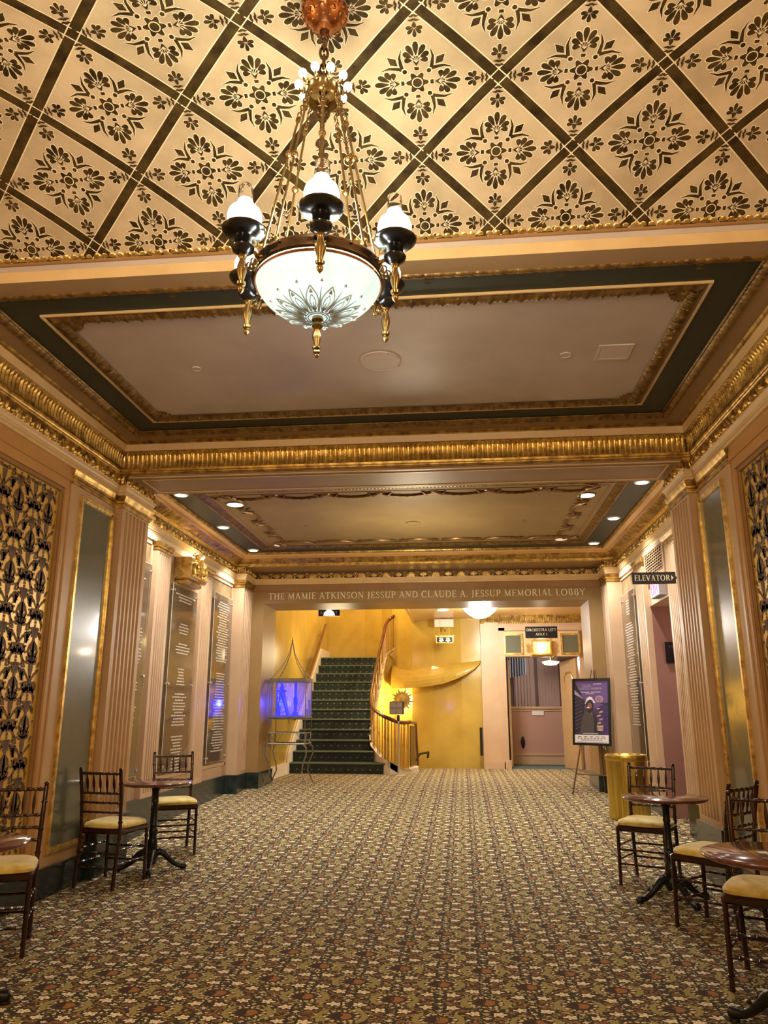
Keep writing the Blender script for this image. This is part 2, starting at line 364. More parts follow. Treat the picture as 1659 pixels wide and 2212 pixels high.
# ------------------------------------------------------------------ serif lettering
T_, t_ = .15, .065
def _arc(cx, cy, rx, ry, a0, a1, n=12, k=T_):
    pts = []; ws = []
    for i in range(n+1):
        a = radians(a0+(a1-a0)*i/n); pts.append((cx+rx*cos(a), cy+ry*sin(a))); ws.append(t_+(k-t_)*abs(cos(a)))
    return (pts, ws)
def _l(x0, y0, x1, y1, w): return ([(x0, y0), (x1, y1)], [w, w])
def _s(x, y, w=.30): return ([(x-w/2, y), (x+w/2, y)], [t_, t_])
GL = {
 'T': (.78, [_l(.39, 0, .39, 1, T_), _l(.03, .965, .75, .965, t_+.01), _l(.05, .97, .02, .78, t_), _l(.73, .97, .76, .78, t_), _s(.39, .03)]),
 'H': (.90, [_l(.17, 0, .17, 1, T_), _l(.73, 0, .73, 1, T_), _l(.17, .52, .73, .52, t_), _s(.17, .03), _s(.17, .97), _s(.73, .03), _s(.73, .97)]),
 'E': (.68, [_l(.17, 0, .17, 1, T_), _l(.04, .97, .60, .97, t_), _l(.17, .52, .50, .52, t_), _l(.04, .03, .64, .03, t_), _l(.59, .98, .59, .82, t_), _l(.62, .02, .62, .2, t_), _l(.5, .42, .5, .62, t_)]),
 'M': (1.06, [_l(.16, 0, .18, 1, t_), _l(.18, .98, .52, .05, T_), _l(.52, .05, .87, .98, t_), _l(.88, 0, .87, 1, T_), _s(.16, .03, .25), _s(.89, .03), _s(.12, .97, .2), _s(.92, .97, .2)]),
 'A': (.88, [_l(.14, 0, .43, .98, t_), _l(.43, 1, .76, 0, T_), _l(.24, .36, .62, .36, t_), _s(.14, .03, .26), _s(.75, .03)]),
 'I': (.36, [_l(.18, 0, .18, 1, T_), _s(.18, .03), _s(.18, .97)]),
 'K': (.86, [_l(.17, 0, .17, 1, T_), _l(.2, .5, .66, .96, t_), _l(.32, .58, .76, .03, T_), _s(.17, .03), _s(.17, .97), _s(.66, .97, .24), _s(.77, .03, .22)]),
 'N': (.92, [_l(.16, 0, .16, 1, t_), _l(.16, .98, .76, .04, T_), _l(.76, 0, .76, 1, t_), _s(.16, .03, .25), _s(.10, .97, .22), _s(.76, .97, .25)]),
 'S': (.60, [_arc(.30, .74, .20, .23, 20, 270, 10, .10), _arc(.29, .27, .22, .24, 90, -160, 10, .10), _l(.50, .98, .50, .78, t_), _l(.08, .02, .08, .22, t_)]),
 'O': (.98, [_arc(.49, .5, .40, .48, 0, 360, 20)]),
 'J': (.46, [_l(.26, .18, .26, 1, T_), _arc(.12, .14, .14, .2, 0, -110, 5), _s(.26, .97)]),
 'U': (.88, [_l(.17, .3, .17, 1, T_), _arc(.44, .3, .27, .28, 180, 360, 8), _l(.71, .3, .71, 1, t_), _s(.17, .97), _s(.71, .97, .25)]),
 'P': (.70, [_l(.17, 0, .17, 1, T_), _arc(.34, .73, .27, .25, 90, -90, 8), _l(.17, .975, .34, .975, t_), _l(.17, .48, .34, .48, t_), _s(.17, .03), _s(.12, .97, .2)]),
 'D': (.92, [_l(.17, 0, .17, 1, T_), _arc(.36, .5, .46, .47, 90, -90, 12), _l(.06, .97, .36, .97, t_), _l(.06, .03, .36, .03, t_)]),
 'C': (.86, [_arc(.49, .5, .40, .48, 45, 315, 16), _l(.77, .95, .77, .74, t_), _l(.77, .06, .77, .24, t_)]),
 'L': (.66, [_l(.17, 0, .17, 1, T_), _s(.17, .97), _l(.04, .03, .60, .03, t_), _l(.60, .02, .60, .22, t_)]),
 'R': (.84, [_l(.17, 0, .17, 1, T_), _arc(.34, .74, .25, .24, 90, -90, 8), _l(.17, .975, .34, .975, t_), _l(.17, .5, .34, .5, t_), _l(.36, .5, .74, .03, T_), _s(.17, .03), _s(.76, .03, .18)]),
 'B': (.74, [_l(.17, 0, .17, 1, T_), _arc(.34, .75, .22, .22, 90, -90, 8), _arc(.35, .28, .28, .25, 90, -90, 8), _l(.06, .97, .34, .97, t_), _l(.17, .53, .34, .53, t_), _l(.06, .03, .35, .03, t_)]),
 'Y': (.82, [_l(.09, .98, .41, .5, T_), _l(.73, .98, .41, .5, t_), _l(.41, 0, .41, .52, T_), _s(.41, .03), _s(.1, .97), _s(.73, .97, .24)]),
 'V': (.84, [_l(.10, 1, .43, 0, T_), _l(.43, .02, .74, 1, t_), _s(.1, .97), _s(.74, .97, .24)]),
 'F': (.64, [_l(.17, 0, .17, 1, T_), _l(.04, .97, .58, .97, t_), _l(.17, .52, .48, .52, t_), _l(.57, .98, .57, .8, t_), _s(.17, .03)]),
 'X': (.80, [_l(.12, 1, .68, 0, T_), _l(.68, 1, .12, 0, t_), _s(.12, .97, .24), _s(.68, .97, .24), _s(.12, .03, .24), _s(.68, .03, .24)]),
 '1': (.40, [_l(.2, 0, .2, 1, T_), _s(.2, .03), _l(.06, .82, .2, .98, t_)]),
 '.': (.26, [_l(.1, .08, .2, .08, .16)]),
}
def textw(s, tr=.12, sp=.42): return sum(sp if c == ' ' else GL[c][0]+tr for c in s)-tr
def letters(s, fn, u0, v0, u1, h, d, tr=.12, sp=.42):
    """yield (char, MB) for the string between u0 and u1, height h"""
    k = (u1-u0)/textw(s, tr, sp); x = u0
    for c in s:
        if c == ' ': x += sp*k; continue
        w, st = GL[c]; mb = MB()
        for pts, ws in st:
            P = [(x+p[0]*k, v0+p[1]*h) for p in pts]
            for q in stroke2(P, [q*(k+h)/2 for q in ws]): mb.prism(q, fn, d)
        x += (w+tr)*k
        yield c, mb
def text_mb(s, fn, u0, v0, u1, h, d, **kw):
    o = MB()
    for c, mb in letters(s, fn, u0, v0, u1, h, d, **kw): o.add(mb.v, mb.f)
    return o

# ------------------------------------------------------------------ room geometry constants
XL, XR = -3.274, 2.137
XL2, XR2 = -3.56, 2.42
YB, YP = 6.846, 7.47          # near and far face of the first beam
YF, YJ = 12.3, 13.16          # lobby end wall, back of its jamb
def fz(y):
    K = [(-9, 0), (6.7, 0), (7.4, .018), (8.4, .07), (8.9, .10), (10, .15), (11.75, .205), (12.3, .235), (13.2, .25), (40, .25)]
    for (a, p), (b, q) in zip(K, K[1:]):
        if y <= b: return p+(q-p)*(y-a)/(b-a)
    return .25
# floor
mb = MB(); ys = [-3.2, 6.0, 6.7, 7.0, 7.4, 7.9, 8.4, 8.9, 9.45, 10, 10.9, 11.75, 12.3, 12.75, 13.2, 16.6]
for a, b in zip(ys, ys[1:]):
    mb.quad((-3.9, a, fz(a)), (5, a, fz(a)), (5, b, fz(b)), (-3.9, b, fz(b)))
struct('floor', mb, CARPET)
mb = MB(); mb.quad((.42, 16.6, .25), (5, 16.6, .25), (5, 19.8, .25), (.42, 19.8, .25))
struct('floor_inner_room', mb, mat('teal_carpet', (.07, .12, .10), .95, 0, (.10, .13, .10), 40))

# ---- generic sweep along a plan polyline (inward = right-hand side of the walking direction)
def mitres(path, closed):
    n = len(path); out = []
    for i in range(n):
        p = Vector(path[i])
        a = Vector(path[i-1]) if (i > 0 or closed) else None; b = Vector(path[(i+1) % n]) if (i < n-1 or closed) else None
        d1 = (p-a).normalized() if a is not None else None; d2 = (b-p).normalized() if b is not None else None
        n1 = Vector((d1.y, -d1.x)) if d1 is not None else None; n2 = Vector((d2.y, -d2.x)) if d2 is not None else None
        if n1 is None: m = n2
        elif n2 is None: m = n1
        else:
            m = (n1+n2); m = m/max(.15, m.dot(n1))
        out.append(m)
    return out
def sweep(path, prof, closed=False, disp=None, res=None, mb=None, mi=0, skip=()):
    mb = mb or MB(); mt = mitres(path, closed); n = len(path)
    for i in range(n if closed else n-1):
        if i in skip: continue
        j = (i+1) % n; A, B = Vector(path[i]), Vector(path[j]); L = (B-A).length
        nx = max(1, int(L/res)) if res else 1; d = (B-A).normalized(); nn = Vector((d.y, -d.x))
        vs = []
        for a in range(nx+1):
            t = a/nx
            for k, (o, z) in enumerate(prof):
                P = (A+mt[i]*o)*(1-t)+(B+mt[j]*o)*t; zz = z
                if disp:
                    h = disp((P-A).dot(d), k/(len(prof)-1), k, len(prof))
                    P = P+nn*h[0]; zz += h[1]
                vs.append((P.x, P.y, zz))
        m = len(prof)
        fs = [(a*m+k, a*m+k+1, (a+1)*m+k+1, (a+1)*m+k) for a in range(nx) for k in range(m-1)]
        mb.add(vs, fs, mi)
    return mb
def rectpath(x0, x1, y0, y1): return [(x0, y0), (x0, y1), (x1, y1), (x1, y0)]

# ---- walls (left and right built alike)
def solid(mb, x0, x1, y0, y1, z0, z1, mi=0): mb.box(min(x0, x1), max(x0, x1), y0, y1, z0, z1, mi)
def side_x(side, off, bay=1):
    if bay == 1: return XL+off if side == 'left' else XR-off
    return XL2+off if side == 'left' else XR2-off
for side in ('left', 'right'):
    X = lambda o, b=1: side_x(side, o, b)
    w = MB()
    solid(w, X(-.45), X(-.056), -3.2, YB, -.1, 3.30, 0)            # wallpapered wall
    solid(w, X(-.45), X(0), -3.2, YB, 3.30, 4.75, 1)
    solid(w, X(-.056), X(0), -3.2, 6.0, -.05, .30, 2)
    wo = struct('wall_'+side, w, [WALLP, OCHRE, PAINT])
    p = MB(); solid(p, X(-.056), X(0), 6.0, YB, -.05, 3.30, 0)       # flat panelled pilaster
    solid(p, X(-.4), X(.022), YB, YP, -.1, 3.61, 0); solid(p, X(.0), X(.068), YB, YP, 3.40, 3.61, 0); solid(p, X(.0), X(.068), YB, YP, -.1, .47, 0)
    struct('wall_pier_'+side, p, [PAINT])
    # frame around the wallpaper
    f = MB()
    for (a, b, z0, z1) in ((5.93, 6.0, .30, 3.30), (-3.2, 5.93, 3.22, 3.30), (-3.2, 5.93, .30, .36)):
        solid(f, X(-.05), X(-.012), a, b, z0, z1, 0)
    solid(f, X(-.05), X(-.03), 5.90, 5.93, .36, 3.22, 1)
    solid(f, X(-.05), X(-.03), -3.2, 5.9, 3.19, 3.22, 1)
    struct('trim_'+('1' if side == 'left' else '2'), f, [OCHRE, BROWN])
    # bay 2 wall, with a doorway on the right
    w = MB()
    if side == 'left':
        solid(w, X(-.3, 2), X(0, 2), YP, 12.3, -.1, 4.6)
    else:
        solid(w, X(-.3, 2), X(0, 2), YP, 9.06, -.1, 4.6); solid(w, X(-.3, 2), X(0, 2), 10.12, 12.3, -.1, 4.6)
        solid(w, X(-.3, 2), X(0, 2), 9.06, 10.12, 2.69, 4.6)
    struct('wall_far_'+side, w, [PAINTP])
    w = MB(); k_ = .176 if side == 'left' else .20; solid(w, X(-.01, 2), X(k_-.05, 2), 11.75, 12.3, -.1, 3.61); solid(w, X(-.01, 2), X(k_, 2), 11.75, 12.3, 3.40, 3.61); solid(w, X(-.01, 2), X(k_, 2), 11.75, 12.3, -.1, .47); struct('wall_pier_far_'+side, w, [PAINTP])

# wall across the end of the lobby, with the wide opening
w = MB()
w.box(-3.6, -3.199, YF, YJ, 0, 3.61); struct('wall_jamb_left', w, [LINTEL]); w = MB(); w.box(2.02, 2.5, YF, YJ, 0, 3.61); struct('wall_jamb_right', w, [LINTEL]); w = MB(); w.box(-3.199, 2.02, YF, YJ, 3.095, 3.61)
w.box(-3.6, 2.5, 11.78, YF+.3, 3.612, 4.4)
struct('wall_lobby_end', w, [LINTEL])
# dark fascia line above the lettering
m_ = MB(); m_.box(-3.384, 2.22, YF-.012, YF+.01, 3.298, 3.404)
m_.box(-3.384, 2.22, YF-.02, YF+.01, 3.293, 3.30)
struct('trim_3', m_, [BROWN])
# beams
b = MB(); b.box(-3.7, 2.6, YB, YP, 3.60, 4.45); struct('ceiling_beam', b, [SOFFIT])
b = MB(); b.box(-3.7, 2.6, 3.932, 4.10, 3.925, 4.75); struct('ceiling_beam_near', b, [CREAM])
fr = MB()
def framerect(mb, x0, x1, y0, y1, z0, z1, w, mi=0):
    mb.box(x0, x1, y0, y0+w, z0, z1, mi); mb.box(x0, x1, y1-w, y1, z0, z1, mi)
    mb.box(x0, x0+w, y0+w, y1-w, z0, z1, mi); mb.box(x1-w, x1, y0+w, y1-w, z0, z1, mi)
framerect(fr, -3.09, 1.96, 6.95, 7.40, 3.592, 3.60, .014)
fr.box(-3.27, 2.13, 6.86, 6.88, 3.592, 3.60)
struct('trim_4', fr, [CREAM])

# ---- entablature running round walls, piers and end wall
PATH = [(XL, -3.2), (XL, YB), (XL+.068, YB), (XL+.068, YP), (XL2, YP), (XL2, 11.75), (XL2+.176, 11.75), (XL2+.176, YF),
        (XR2-.2, YF), (XR2-.2, 11.75), (XR2, 11.75), (XR2, YP), (XR-.068, YP), (XR-.068, YB), (XR, YB), (XR, -3.2)]
cor = [(-.02, 3.405), (.022, 3.408), (.024, 3.432), (.032, 3.434), (.032, 3.455), (.036, 3.457), (.036, 3.462), (.042, 3.478), (.052, 3.490), (.054, 3.498), (.015, 3.500)]
struct('trim_5', sweep(PATH, cor), [CREAM], smooth=False)
def acanthus(u, v, k, n):
    # palmettes and scrolls in low relief
    p = .135; q = (u/p) % 1; s = abs(q-.5)*2
    env = sin(pi*min(1, max(0, v)))
    leaf = max(0, 1-(s/(.25+.5*sin(pi*min(1, v*1.05))))**2)
    ribs = .6+.4*cos(u/p*2*pi*5+v*3*(1 if q < .5 else -1))
    ball = max(0, 1-((s-1)/.22)**2-((v-.35)/.25)**2)
    return (env*(.026*leaf*ribs+.026*ball)+.003*random.random(), 0)
fz_prof = [(.024+.010*k/11, 3.500+.112*k/11) for k in range(12)]
struct('trim_6', sweep(PATH, fz_prof, disp=acanthus, res=.011, skip=(0, 7, 14)), [GOLD], smooth=True)
short = [(XL, 3.9), (XL, YB)]; shortr = [(XR, YB), (XR, 3.9)]
struct('trim_7', sweep(shortr, fz_prof, disp=acanthus, res=.011, mb=sweep(short, fz_prof, disp=acanthus, res=.011)), [GOLD], smooth=True)

# base boards (black-green marble)
def baseboard(name, path, ztop, off=.03, cap=None):
    mb = MB(); n = len(path); mt = mitres(path, False)
    for i in range(n-1):
        A, B = Vector(path[i]), Vector(path[i+1]); K = max(1, int((B-A).length/.5))
        for k in range(K):
            t0, t1 = k/K, (k+1)/K
            m0 = mt[i]*(1-t0)+mt[i+1]*t0; m1 = mt[i]*(1-t1)+mt[i+1]*t1
            P, Q = A*(1-t0)+B*t0, A*(1-t1)+B*t1; a, b_ = P+m0*off, Q+m1*off
            mb.quad((a.x, a.y, fz(a.y)-.05), (b_.x, b_.y, fz(b_.y)-.05), (b_.x, b_.y, ztop), (a.x, a.y, ztop))
            mb.quad((P.x, P.y, ztop), (Q.x, Q.y, ztop), (b_.x, b_.y, ztop), (a.x, a.y, ztop))
    return struct(name, mb, [BASEM])
baseboard('baseboard_left', [(XL, -3.2), (XL, YB)], .2225)
baseboard('baseboard_right', [(XR, YB), (XR, -3.2)], .2225)
baseboard('baseboard_far_left', [(XL, YB+.0), (XL+.068, YB), (XL+.068, YP), (XL2, YP), (XL2, 11.75), (XL2+.176, 11.75), (XL2+.176, YF), (-3.199, YF), (-3.199, YJ)], .47)
baseboard('baseboard_far_right', [(2.02, YJ), (2.02, YF), (XR2-.2, YF), (XR2-.2, 11.75), (XR2, 11.75), (XR2, 10.12)], .47)
baseboard('baseboard_near_right', [(XR2, 9.06), (XR2, YP), (XR-.068, YP), (XR-.068, YB), (XR, YB)], .47)

# ---- upper ring of bay 1
U = [(XL, -3.2), (XL, YB), (XR, YB), (XR, -3.2)]
mbx = sweep(U, [(-.01, 3.610), (.040, 3.612), (.046, 3.620), (.047, 3.630), (.052, 3.640), (.056, 3.658)])
struct('trim_8', mbx, [GOLD])
def flutes(u, v, k, n):
    q = (u/.046) % 1; e = min(1, v*9, (1-v)*9)
    return (-.020*e*sqrt(max(0, 1-(2*q-1)**2/.80)), 0)
fl = [(.058-.010*sin(pi*k/9)+.008*k/9, 3.658+.158*k/9) for k in range(10)]
struct('trim_9', sweep(U, fl, disp=flutes, res=.0051, skip=(0, 2)), [GOLDL], smooth=True)  # chandelier light painted in: brighter gilding here than on the side runs
struct('trim_9_sides', sweep([(XR, YB), (XR, 3.0)], fl, disp=flutes, res=.0051, mb=sweep([(XL, 3.0), (XL, YB)], fl, disp=flutes, res=.0051)), [GOLD], smooth=True)  # same flutes in darker gilding, standing for less chandelier light
def beads(u, v, k, n):
    q = (u/.075) % 1; s = abs(q-.5)*2
    return (.014*sqrt(max(0, 1-(s/.7)**2))*sin(pi*v), 0)
bd = [(.058+.016*sin(pi*k/4), 3.814+.018*k/4) for k in range(5)]
struct('trim_10', sweep(U, bd, disp=beads, res=.0125), [GOLDL], smooth=True)
struct('trim_11', sweep(U, [(.066, 3.832), (.084, 3.834), (.098, 3.894)]), [CREAM])
struct('trim_12', sweep(U, [(.098, 3.894), (.106, 3.896), (.106, 3.904), (.098, 3.908), (.104, 3.912), (.118, 3.924)]), [GOLD])
R1 = rectpath(XL, XR, 3.81, YB)
struct('ceiling_soffit', sweep(R1, [(.118, 3.924), (.26, 3.920)], True), [SOFFIT])
def leafm(u, v, k, n):
    q = (u/.06) % 1; r = .5+.5*cos(2*pi*(q+v*.35))
    return (0, -.007*r*sin(pi*v))
lf = [(.255, 3.922), (.262, 3.912), (.275, 3.908), (.29, 3.912), (.305, 3.922), (.315, 3.932), (.318, 3.938)]
struct('trim_13', sweep(R1, lf, True, leafm, .012), [GOLDD], smooth=True)
def rope(u, v, k, n):
    q = (u/.03+v*.6) % 1
    return (0, -.006*sin(pi*v)*(.3+.7*sin(pi*q)))
rp = [(.318+.016*k/4, 3.940-.008*sin(pi*k/4)) for k in range(5)]
struct('trim_14', sweep(R1, rp, True, rope, .008), [GOLDD], smooth=True)
struct('ceiling_green_band', sweep(R1, [(.332, 3.944), (.56, 3.946)], True), [GREEN])
struct('trim_15', sweep(R1, [(.542, 3.946), (.544, 3.930), (.556, 3.930), (.562, 3.944)], True), [CREAM])
def bundle(u, v, k, n):
    q = (u/.10) % 1
    g = 0 if .06 < q < .94 else 1
    leaf = .5+.5*cos(2*pi*(q*3+v*1.2*(1 if v < .5 else -1)))
    return (0, -.014*sin(pi*v)*(.4+.6*leaf)-.014*g*sin(pi*v))
bl = [(.572+.098*k/8, 3.944-.014*sin(pi*k/8)) for k in range(9)]
struct('trim_16', sweep(R1, bl, True, bundle, .012), [GOLDD], smooth=True)
c = MB(); c.box(XL+.56, XR-.56, 3.81+.56, YB-.56, 3.950, 4.0); c.box(XL-.1, XR+.1, 3.93, YB, 4.0, 4.1); struct('ceiling_panel', c, [TAUPE])
# shells in the corners of the panel
sh = MB()
for (x, y, a) in ((XL+.67, 4.48, .6), (XR-.67, 4.48, 2.5), (XL+.67, YB-.67, -.6), (XR-.67, YB-.67, -2.5)):
    for i in range(7):
        an = a+(i-3)*.26
        sh.prism(petal(x-.03*cos(a), y-.03*sin(a), an, .135, .034), lambda u, v, h: (u, v, 3.949-h), (0, .016-.002*abs(i-3)))
    sh.lathe([(.0001, -.02), (.022, -.017), (.03, 0)], (x, y, 3.949), 12)
struct('trim_17', sh, [GOLDD])

# ---- vault over bay 0
YC, RV, ZC = 2.66, 2.2, 4.45
def vp(x, s, off=0):
    a = s/RV; return (x, YC+(RV-off)*sin(a), ZC-RV+(RV-off)*cos(a))
mb = MB(); SN = 40; S0, S1 = -1.36, 1.36
for i in range(SN):
    a, b_ = S0+(S1-S0)*i/SN, S0+(S1-S0)*(i+1)/SN
    mb.quad(vp(-3.8, a), vp(2.7, a), vp(2.7, b_), vp(-3.8, b_))
P_ = .396; X0, SE = -.54, 1.262
fnv = lambda u, v, h: vp(u, v, h)
def band(mb, x0, s0, x1, s1, w, off, mi, n=24):
    d = hypot(x1-x0, s1-s0); nx, ny = -(s1-s0)/d*w/2, (x1-x0)/d*w/2
    for i in range(n):
        a, b_ = i/n, (i+1)/n
        q = [(x0+(x1-x0)*a+nx, s0+(s1-s0)*a+ny), (x0+(x1-x0)*b_+nx, s0+(s1-s0)*b_+ny), (x0+(x1-x0)*b_-nx, s0+(s1-s0)*b_-ny), (x0+(x1-x0)*a-nx, s0+(s1-s0)*a-ny)]
        mb.flat(q, fnv, off, mi)
span = S1-S0
for k in range(-9, 10):
    for sg in (1, -1):
        # diagonal through (X0+.792k, SE)
        xs = X0+2*P_*k
        a0, a1 = SE-S0, SE-S1
        xa, xb = xs+sg*(SE-S0), xs+sg*(SE-S1)
        band(mb, xa, S0, xb, S1, .062, .0010+(.0003 if sg > 0 else 0), 1)
        band(mb, xa, S0, xb, S1, .050, .0018+(.0003 if sg > 0 else 0), 2)
# pale crossing lines at every intersection
for j in range(0, 8):
    for k in range(-6, 7):
        x = X0+2*P_*k+(P_ if j % 2 else 0); s = SE-P_*j
        if s < -1.3 or x < -3.8 or x > 2.7: continue
        for sg in (1, -1):
            for of in (-.028, .028):
                cx_, cs = x+of*.7071*sg*-1, s+of*.7071
                L = .036*.7071
                band(mb, cx_-L, cs-L*sg, cx_+L, cs+L*sg, .006, .003, 1, 1)
def motif(mb, cx, cs):
    def put(poly_fn, g=.0045):
        mb.flat(poly_fn(g), fnv, .0012, 1); mb.flat(poly_fn(0), fnv, .0024, 2)
    R = lambda r, a: (cx+r*cos(a), cs+r*sin(a))
    # lobed centre
    def star(g):
        P = []
        for i in range(36):
            a = 2*pi*i/36; r = .045+.012*cos(6*a)**1+g; P.append(R(r, a))
        return P
    put(star)
    mb.flat(ell(cx, cs, .028), fnv, .0032, 1); mb.flat(ell(cx, cs, .023), fnv, .004, 2)
    for q in range(4):
        A = q*pi/2
        x, y = R(.072, A)
        put(lambda g: [(x+(u*cos(A)-v*sin(A)), y+(u*sin(A)+v*cos(A))) for u, v in ((-.008-g, -.010-g), (.008+g, -.012-g), (.008+g, .012+g), (-.008-g, .010+g))], .003)
        x2, y2 = R(.086, A)
        put(lambda g: petal(x2, y2, A, .052+g, .040+g*2))
        for f in (-.9, -.45, 0, .45, .9):   # ribs of the shell
            x3, y3 = R(.105, A); mb.flat(stroke2([(x3, y3), (x3+.035*cos(A+f*.9), y3+.035*sin(A+f*.9))], .0028)[0], fnv, .0034, 1)
        bx, by = R(.118, A)
        for f, L in ((-1.75, .040), (-1.15, .054), (-.58, .068), (0, .076), (.58, .068), (1.15, .054), (1.75, .040)):
            sx, sy = bx+.018*cos(A+f), by+.018*sin(A+f)
            put(lambda g: petal(sx-g*cos(A+f), sy-g*sin(A+f), A+f*.86, L+2*g, .031+2*g))
        D = A+pi/4
        dx, dy = R(.083, D); put(lambda g: ell(dx, dy, .0115+g))
        # tulip: two curved leaves and a lozenge
        for sg in (1, -1):
            pts = [R(.102, D+sg*.02), R(.125, D+sg*.13), R(.155, D+sg*.24), R(.190, D+sg*.42)]
            for qd in stroke2(pts, [.026, .024, .019, .007]): mb.flat(qd, fnv, .0012, 1)
            for qd in stroke2(pts, [.018, .017, .012, .001]): mb.flat(qd, fnv, .0024, 2)
        lz = lambda g: [R(.128-g, D), R(.160, D-.125-g*5), R(.196+g*1.4, D), R(.160, D+.125+g*5)]
        put(lz)
        # sprig toward the band crossing
        for r0, w in ((.342, .030), (.322, .038)):
            for sg in (1, -1):
                pts = [R(r0, A), R(r0-.006, A+sg*.035), R(r0-.004+.0, A+sg*w*2.2)]
                for qd in stroke2(pts, [.012, .011, .003]): mb.flat(qd, fnv, .0024, 2)
        ex, ey = R(.312, A)
        put(lambda g: petal(ex, ey, A+pi, .034+g, .024+g))
        fx, fy = R(.283, A)
        for f, L in ((-1.45, .034), (-.75, .040), (0, .046), (.75, .040), (1.45, .034)):
            sx, sy = fx+.006*cos(A+pi+f), fy+.006*sin(A+pi+f)
            put(lambda g: petal(sx, sy, A+pi+f, L+g, .022+2*g), .003)
for j in range(0, 8):
    for k in range(-5, 6):
        x = X0+2*P_*k+(P_ if j % 2 == 0 else 0); s = SE-P_*j
        if s < -1.2 or x < -3.3 or x > 2.3: continue
        motif(mb, x, s)
struct('ceiling', mb, [VAULT, VLINE, VDARK])
# flat ceiling over the rest of the near lobby
c = MB(); c.box(-3.8, 2.7, -3.2, 1.40, 4.05, 4.2); struct('ceiling_near', c, [VAULT])
w = MB(); w.box(-3.8, 2.7, -3.35, -3.2, -.1, 4.3); struct('wall_near', w, [OCHRE])
# egg moulding along the vault's springing
def eggs(u, v, k, n):
    q = (u/.048) % 1; s = abs(q-.5)*2
    return (.009*sqrt(max(0, 1-(s/.8)**2))*min(1, sin(pi*v)*1.6)-(.003 if s > .9 else 0), 0)
em = [(.0, 4.052), (.014, 4.056), (.022, 4.064), (.026, 4.074), (.024, 4.086), (.016, 4.098), (.010, 4.106), (.0, 4.108)]
em = [(o+.004, z) for o, z in em]
struct('trim_18', sweep([(-3.5, 3.93), (2.4, 3.93)], em, disp=eggs, res=.006), [GOLDL], smooth=True)
struct('trim_19', sweep([(-3.5, 3.93), (2.4, 3.93)], [(0, 4.034), (.012, 4.036), (.014, 4.05), (0, 4.053)]), [BROWN])

# ---- bay 2 ceiling
R2 = rectpath(XL2, XR2, YP, 11.78)
struct('trim_20', sweep(R2, [(-.01, 3.612), (.05, 3.614), (.058, 3.626), (.05, 3.632), (.066, 3.65)], True), [GOLDL])
def acan2(u, v, k, n):
    q = (u/.05) % 1; s = abs(q-.5)*2
    h = .012*sin(pi*min(1, v))*(1-s*s)*(.7+.3*cos(u/.05*2*pi*3)); return (h*.7, -h*.7)
cv = [(.066+.11*(k/7)**1.3, 3.65+.062*k/7) for k in range(8)]
struct('trim_21', sweep(R2, cv, True, acan2, .010), [GOLD], smooth=True)
struct('trim_22', sweep(R2, [(.176, 3.712), (.186, 3.716), (.192, 3.75)], True), [OCHRE])
struct('trim_23', sweep(R2, [(.192, 3.75), (.20, 3.752), (.262, 3.766)], True), [CREAM])
l2 = [(.262, 3.766), (.266, 3.758), (.278, 3.762), (.288, 3.776), (.29, 3.79)]
struct('trim_24', sweep(R2, l2, True, lambda u, v, k, n: (0, -.005*(.5+.5*cos(2*pi*u/.03))*sin(pi*v)), .0075), [GOLD], smooth=True)
struct('ceiling_green_band_far', sweep(R2, [(.288, 3.792), (.60, 3.794)], True), [GREEN])
l3 = [(.575, 3.794), (.58, 3.778), (.60, 3.772), (.62, 3.775), (.64, 3.785), (.66, 3.795), (.68, 3.80)]
struct('trim_25', sweep(R2, l3, True, lambda u, v, k, n: (0, -.008*(.5+.5*cos(2*pi*(u/.04+v*.5)))*sin(pi*v)), .009), [GOLDD], smooth=True)
c = MB(); c.box(XL2+.6, XR2-.6, YP+.6, 11.78-.6, 3.806, 3.9); c.box(XL2-.2, XR2+.2, YP, 11.8, 3.9, 4.0); struct('ceiling_garland_panel', c, [PLASTER])
g = MB()
gx0, gx1, gy0, gy1 = XL2+.84, XR2-.84, YP+.82, 11.78-.82
framerect(g, gx0-.10, gx1+.10, gy0-.0, gy1+.0, 3.800, 3.807, .012, 1)
def swag(a, b_, n=14, sag=.13):
    A, B = Vector(a), Vector(b_); inn = Vector(((gx0+gx1)/2, (gy0+gy1)/2))-(A+B)/2; inn.normalize()
    d = (B-A).normalized(); nn = Vector((-d.y, d.x)); nn = nn if nn.dot(inn) > 0 else -nn
    pts = []
    for i in range(n+1):
        t = i/n; P = A+(B-A)*t+nn*(.05+sag*4*t*(1-t)); pts.append((P.x, P.y, 3.798))
    g.tube(pts, [.015+.008*(i % 2) for i in range(n+1)], 6, 0)
    for k in (-1, 1):    # ribbon bow at A
        g.tube([(A.x+nn.x*.05, A.y+nn.y*.05, 3.797), (A.x+nn.x*.11+d.x*.09*k, A.y+nn.y*.11+d.y*.09*k, 3.795), (A.x+nn.x*.03+d.x*.14*k, A.y+nn.y*.03+d.y*.14*k, 3.797)], [.014, .020, .005], 6, 0)
        g.tube([(A.x+nn.x*.05, A.y+nn.y*.05, 3.797), (A.x+nn.x*.14+d.x*.05*k, A.y+nn.y*.14+d.y*.05*k, 3.797), (A.x+nn.x*.20+d.x*.10*k, A.y+nn.y*.20+d.y*.10*k, 3.797)], [.012, .012, .004], 6, 0)
    g.lathe([(.0001, -.022), (.03, -.018), (.045, -.006), (.05, 0)], (A.x+nn.x*.06, A.y+nn.y*.06, 3.806), 12, 0, wob=lambda q, z: .18*cos(6*q))
NX, NY = 7, 4
for i in range(NX):
    xa, xb = gx0+(gx1-gx0)*i/NX, gx0+(gx1-gx0)*(i+1)/NX
    swag((xa, gy0), (xb, gy0)); swag((xb, gy1), (xa, gy1))
